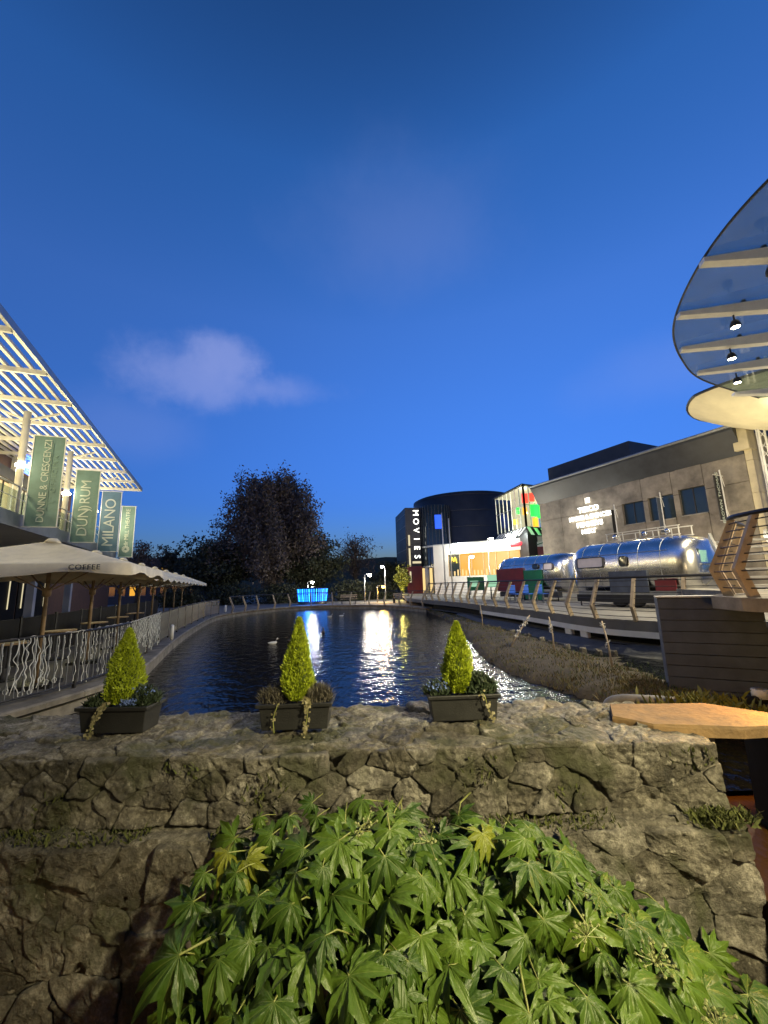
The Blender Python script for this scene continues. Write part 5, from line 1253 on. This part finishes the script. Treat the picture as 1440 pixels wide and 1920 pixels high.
for (x,y), rz, lab, lab2, H, Rm, sd in spec:
    t, h = planter((x,y,TZ), rz, lab, sd, False); z = TZ+h-.03
    cypress((x+(.0 if sd != 3 else -.03), y, z+.02), H, Rm, lab2, sd).rotation_euler = ((0,.02,-.03)[sd-1], (.05,-.02,.03)[sd-1], sd*1.7)
    if sd == 2:
        clump((x-.17,y,z), .14,.08,.13,900,'heather','grey-brown heather at the cafe side of the middle cypress','heather','heather',.05,.003,seed=21); clump((x+.17,y,z), .12,.08,.14,900,'heather','red-brown heather at the bank side of the middle cypress','heather','heather',.055,.003,seed=22)
        ivy((x+.10,y-.135,z+.05), [(0,.02,0),(.02,-.02,-.02),(.01,-.015,-.12),(-.01,-.02,-.24)], 'ivy trailing down the middle planter', 31, 60); ivy((x-.12,y-.135,z+.03), [(0,.02,0),(0,-.02,-.01),(-.03,-.012,-.1),(-.02,-.02,-.2)], 'thin bare ivy stem down the middle planter', 32, 10)
    elif sd == 1:
        clump((x+.17,y,z), .13,.08,.15,900,'low_leaf','grey-green bedding plant at the pond side of the first cypress','bedding plant','plant',.045,.006,60,seed=23); clump((x-.19,y,z), .11,.08,.09,600,'low_leaf','low bedding plant at the cafe side of the first cypress','bedding plant','plant',.04,.006,seed=24); clump((x+.10,y-.07,z), .07,.04,.07,180,'low_leaf','small blue flowers at the foot of the first cypress','blue_flowers','flowers',.03,.004,130,seed=25)
        ivy((x-.06,y-.135,z+.05), [(0,.02,0),(.0,-.02,-.02),(-.05,-.015,-.11),(-.08,-.03,-.22)], 'thick ivy trailing down the first planter', 33, 80)
    else:
        clump((x-.20,y,z), .11,.09,.11,800,'low_leaf','bedding plant with blue flowers at the water side of the third cypress','bedding plant'.replace(' ','_'),'plant',.04,.007,110,seed=26); clump((x+.15,y,z), .14,.09,.17,1300,'low_leaf','dense dark bedding plant at the bank side of the third cypress','bedding_plant','plant',.04,.009,seed=27)
        ivy((x+.15,y-.135,z+.04), [(0,.02,0),(.01,-.02,-.02),(.03,-.012,-.1),(.06,-.02,-.19)], 'thin ivy trailing down the third planter', 34, 24)
# ---- fatsia bush: large hand-shaped leaves on long stalks
def fatsia_mesh(seed):
    rr = random.Random(seed); nl = rr.choice((7,8,9,9)); span = R(rr.uniform(228,262)); angs = [(-.5+i/(nl-1))*span for i in range(nl)]
    Ls = [(.62+.38*math.cos(a*.62))*rr.uniform(.9,1.08) for a in angs]; web = rr.uniform(.27,.36)
    def w(x, L):  # half-width along a lobe
        s_ = x/L
        if s_ >= 1: return 0
        base = .115 + .033*math.sin(s_*math.pi); tooth = 1 + .10*math.sin(s_*26)*(s_ > .5)
        return L*base*min(1,(1-s_)/.42)**.85*tooth
    per = 10; rows = 6; V = []; vein = []; F = []; th = []
    for i in range(nl):
        lo = (angs[i-1]+angs[i])/2 if i else angs[0]-.30; hi = (angs[i]+angs[i+1])/2 if i < nl-1 else angs[-1]+.30
        for k in range(per): th.append((lo+(hi-lo)*k/per, i))
    th.append((angs[-1]+.30, nl-1)); fold = rr.uniform(.14,.34); droop = rr.uniform(.30,.75); curl = rr.uniform(-.1,.1)
    ld = [rr.uniform(.3,1.9) for _ in angs]; tw = [rr.uniform(-1,1) for _ in angs]; V.append((0,0,0)); vein.append(0)
    for a, i in th:
        d = abs(a-angs[i]); L = Ls[i]; x = L
        rmax = 0; r_ = .02
        while r_ < L:
            if r_*math.sin(d) > max(w(r_*math.cos(d), L), 0 if r_ > web*L else 9): break
            rmax = r_; r_ += L/60
        rmax = max(rmax, .12)
        for q_ in range(1, rows+1):
            r_ = rmax*(q_/rows); X = r_*math.cos(a); Y = r_*math.sin(a); off = r_*math.sin(d)
            z = fold*off*1.6 - droop*ld[i]*r_*r_ + curl*X*Y + .012*math.sin(r_*30+i) + tw[i]*r_*r_*math.sin(a-angs[i])*1.2
            V.append((Y, X, z)); vein.append(min(1, off/.10))
    n = len(th)
    for j in range(n-1):
        a0 = 1+j*rows; b0 = 1+(j+1)*rows; F.append((0,b0,a0))
        for q_ in range(rows-1): F += [(a0+q_,b0+q_,b0+q_+1),(a0+q_,b0+q_+1,a0+q_+1)]
    me = bpy.data.meshes.new('leaf'); me.from_pydata(V, [], F); me.materials.append(M['fatsia_leaf'])
    at = me.attributes.new('vein', 'FLOAT', 'POINT'); at.data.foreach_set('value', vein); me.polygons.foreach_set('use_smooth', [True]*len(F)); me.update(); return me
leafs = [fatsia_mesh(s) for s in range(18)]
BC = Vector((.22,2.15,-1.1))
bush = thing('fatsia_bush', 'large glossy fatsia bush with hand-shaped leaves before the stone wall', 'bush', BC)
def surf(x):  # crown height profile across the bush (world z of the top), drops to both ends
    return float(np.interp(x, [-1.2,-1.0,-.75,-.1,.25,.55,.9,1.25,1.6,1.95], [.15,.44,.60,.66,.52,.54,.52,.33,.0,-.3]))
stalk_meshes = [MB().tube([(0,0,0),(.1*k,-.45,-.25-.1*k),(.25*k-.1,-1.0,-1.0)], [.021,.026,.034], 6).mesh('stalk', 'petiole', True) for k in range(3)]; placed = []
cnt = 0; tries = 0
while cnt < 298 and tries < 9000:
    tries += 1
    x = rng.uniform(-1.08,1.85); y = rng.uniform(1.45,2.78); zt = surf(x)
    f = (y-1.45)/(2.78-1.45)                      # 0 near the viewer, 1 at the wall
    crown = zt - 1.15*max(0,.72-f)**1.5*1.25
    z = crown - abs(rng.gauss(0,.10)) - (rng.random() < .25)*rng.uniform(.1,.3)
    p = Vector((x,y,z))
    if any((p-q_).length < .088 for q_ in placed): continue
    placed.append(p); cnt += 1
    s_ = rng.choice((.11,.14,.165,.19,.215))*rng.uniform(.88,1.12)*(.85 if f > .8 else 1)
    if rng.random() < .12: s_ *= .6
    outw = Vector(((x-.3)*.55 + rng.gauss(0,.35), -.75 + rng.gauss(0,.3), -.35 + rng.gauss(0,.25)))   # tip direction: out and down
    nrm = Vector(((x-.3)*.35 + rng.gauss(0,.42), -.60 + rng.gauss(0,.40), 1.0)); tip = (outw - nrm*(outw.dot(nrm)/nrm.length_squared)).normalized(); nrm.normalize()
    xx = tip.cross(nrm).normalized()
    o = place(rng.choice(leafs), 'leaf', bush); loc = p-BC
    o.matrix_local = Matrix(((xx.x*s_,tip.x*s_,nrm.x*s_,loc.x),(xx.y*s_,tip.y*s_,nrm.y*s_,loc.y),(xx.z*s_,tip.z*s_,nrm.z*s_,loc.z),(0,0,0,1)))
    place(rng.choice(stalk_meshes), 'stalk', o)
# leaves deeper inside the crown, joined: too many and too hidden to tell apart
VV = []; FF = []; VN = []; base_ = 0
for _ in range(520):
    x = rng.uniform(-1.02,1.8); y = rng.uniform(1.5,2.8); f_ = (y-1.45)/1.33; z = surf(x) - 1.15*max(0,.72-f_)**1.5*1.25 - rng.uniform(.12,.5)
    me = rng.choice(leafs); s_ = rng.uniform(.13,.22)
    nrm = Vector(((x-.3)*.3+rng.gauss(0,.4), -.6+rng.gauss(0,.4), 1)).normalized(); o_ = Vector(((x-.3)*.5+rng.gauss(0,.4), -.75, -.4)); tip = (o_-nrm*o_.dot(nrm)).normalized(); xx = tip.cross(nrm)
    co = np.empty(len(me.vertices)*3, np.float32); me.vertices.foreach_get('co', co); co = co.reshape(-1,3)*s_
    VV.append(co @ np.array([xx,tip,nrm], np.float32) + np.array(Vector((x,y,z))-BC, np.float32))
    ix = np.empty(len(me.loops), np.int32); me.loops.foreach_get('vertex_index', ix); FF.append(ix.reshape(-1,3)+base_); base_ += len(co)
    vn = np.empty(len(me.vertices), np.float32); me.attributes['vein'].data.foreach_get('value', vn); VN.append(vn)
inner = npmesh('inner_leaves', np.concatenate(VV), np.concatenate(FF), 'fatsia_leaf', bush, True); inner['kind'] = 'stuff'
at = inner.data.attributes.new('vein', 'FLOAT', 'POINT'); at.data.foreach_set('value', np.concatenate(VN))
mm = MB()
for k in range(9):
    x = -1.0+k*.33; top = Vector((x,2.15+rng.uniform(-.2,.3),surf(x+.2)-.32))-BC; b = Vector((x*.4,rng.uniform(-.1,.2),-.5)); mm.tube([b,b.lerp(top,.5)+Vector((rng.gauss(0,.05),0,.05)),top],[.02,.017,.012],7)
mm.build('stems', 'bark', bush, True, fix=False)
# berry heads
for (x,y,z,n_) in ((.80,2.0,.42,22),(1.05,1.95,.36,30),(.18,2.3,.62,14),(-.15,2.35,.66,14),(1.2,1.85,.22,20)):
    m = MB(); c = Vector((x,y,z))-BC
    for k in range(n_):
        d = Vector((rng.gauss(0,1),rng.gauss(-.2,.8),rng.gauss(.6,.6))).normalized(); e = c+d*rng.uniform(.04,.085); m.tube([c,e], .0018, 4, cap=False); r_ = .0085
        m.add([e+Vector(v)*r_ for v in ((1,0,0),(0,1,0),(-1,0,0),(0,-1,0),(0,0,1),(0,0,-1))], [(0,1,4),(1,2,4),(2,3,4),(3,0,4),(1,0,5),(2,1,5),(3,2,5),(0,3,5)])
    m.build('berry_head', 'berry', bush, fix=False)
# fern at the lower corner
fn = thing('fern', 'green fern fronds at the lower corner by the stream', 'fern', (1.85,1.9,-.45)); 
for k in range(8):
    a = R(20+k*42); m = MB(); P = smooth_path([(0,0,0),(.12*math.cos(a),.12*math.sin(a),.22),(.30*math.cos(a),.30*math.sin(a),.30),(.46*math.cos(a),.46*math.sin(a),.2)],6)
    m.tube(P, .003, 4)
    for i in range(2,len(P)):
        d = (P[i]-P[i-1]).normalized(); sd = d.cross(Vector((0,0,1))).normalized(); L_ = .09*math.sin(math.pi*(i/len(P))**.7)+.01
        for q_ in (-1,1): m.add([P[i]-d*.008, P[i]+sd*q_*L_*.5+d*.012, P[i]+sd*q_*L_+d*.02-Vector((0,0,.012)), P[i]+sd*q_*L_*.5-d*.006+d*.0], [(0,1,2,3)])
    m.build('frond', 'low_leaf', fn, fix=False)
mat('fern_green', (.05,.10,.015), .6, var=.3, scale=10)
for o in fn.children: o.data.materials[0] = M['fern_green']
# behind the viewer: building added to block blue sky light, and a hooded lamp
sh = thing('sky_blocking_centre', 'unseen shopping centre front added behind the viewpoint to block sky light', 'building', (0,-9,.22))
MB().box(-30,30,-12,0,0,15).build('wall', 'facade_stone', sh); MB().box(-30.3,30.3,-12,.4,15,15.4).build('roof', 'roof_lead', sh)
for i in range(14): MB().box(-28+i*4.1,-25+i*4.1,.0,.05,.5,4.2).build('shop_window', 'window_hall', sh)
def hooded_lamp(loc, h, label, target, energy, col, angle):
    t = thing('hooded_lamp', label, 'street lamp', loc, 0, 'hooded lamps on the square')
    MB().tube([(0,0,0),(0,0,h)], [.06,.04], 8).build('post', 'grey_steel', t, True); MB().lathe([(.001,.16),(.1,.15),(.2,.0),(.18,0)], (0,0,h), 14).build('lamp_hood', 'dark_metal', t, True)
    MB().lathe([(.001,-.03),(.09,0)], (0,0,h+.02), 12).build('bulb', 'lamp_spot', t)
    light('hooded_beam', 'SPOT', (loc[0],loc[1],loc[2]+h-.08), energy, col, None, .16, target, angle, 1.0)
hooded_lamp((3.6,-1.2,.22), 4.2, 'hooded lamp on the square behind the viewpoint', (.95,3.0,.7), 930, (1,.86,.48), 60)
# low amber bulkhead lamp at the sluice
t = thing('bulkhead_lamp', 'small amber bulkhead lamp beside the sluice', 'lamp', (3.30,3.52,1.4)); MB().lathe([(.001,-.05),(.07,-.04),(.09,.02),(.09,.05)], n=12).build('lens', 'lamp_amber', t, True); MB().lathe([(.09,.05),(.1,.05),(.1,.1),(.001,.1)], n=12).build('housing', 'dark_metal', t); MB().tube([(0,0,.1),(0,0,-1.5)] if False else [(.0,.0,.08),(.12,.08,-.2),(.12,.1,-.68)], .02, 6).build('stand', 'dark_metal', t)
light('amber_light', 'POINT', (3.30,3.52,1.30), 20, (1,.50,.09), None, .08)
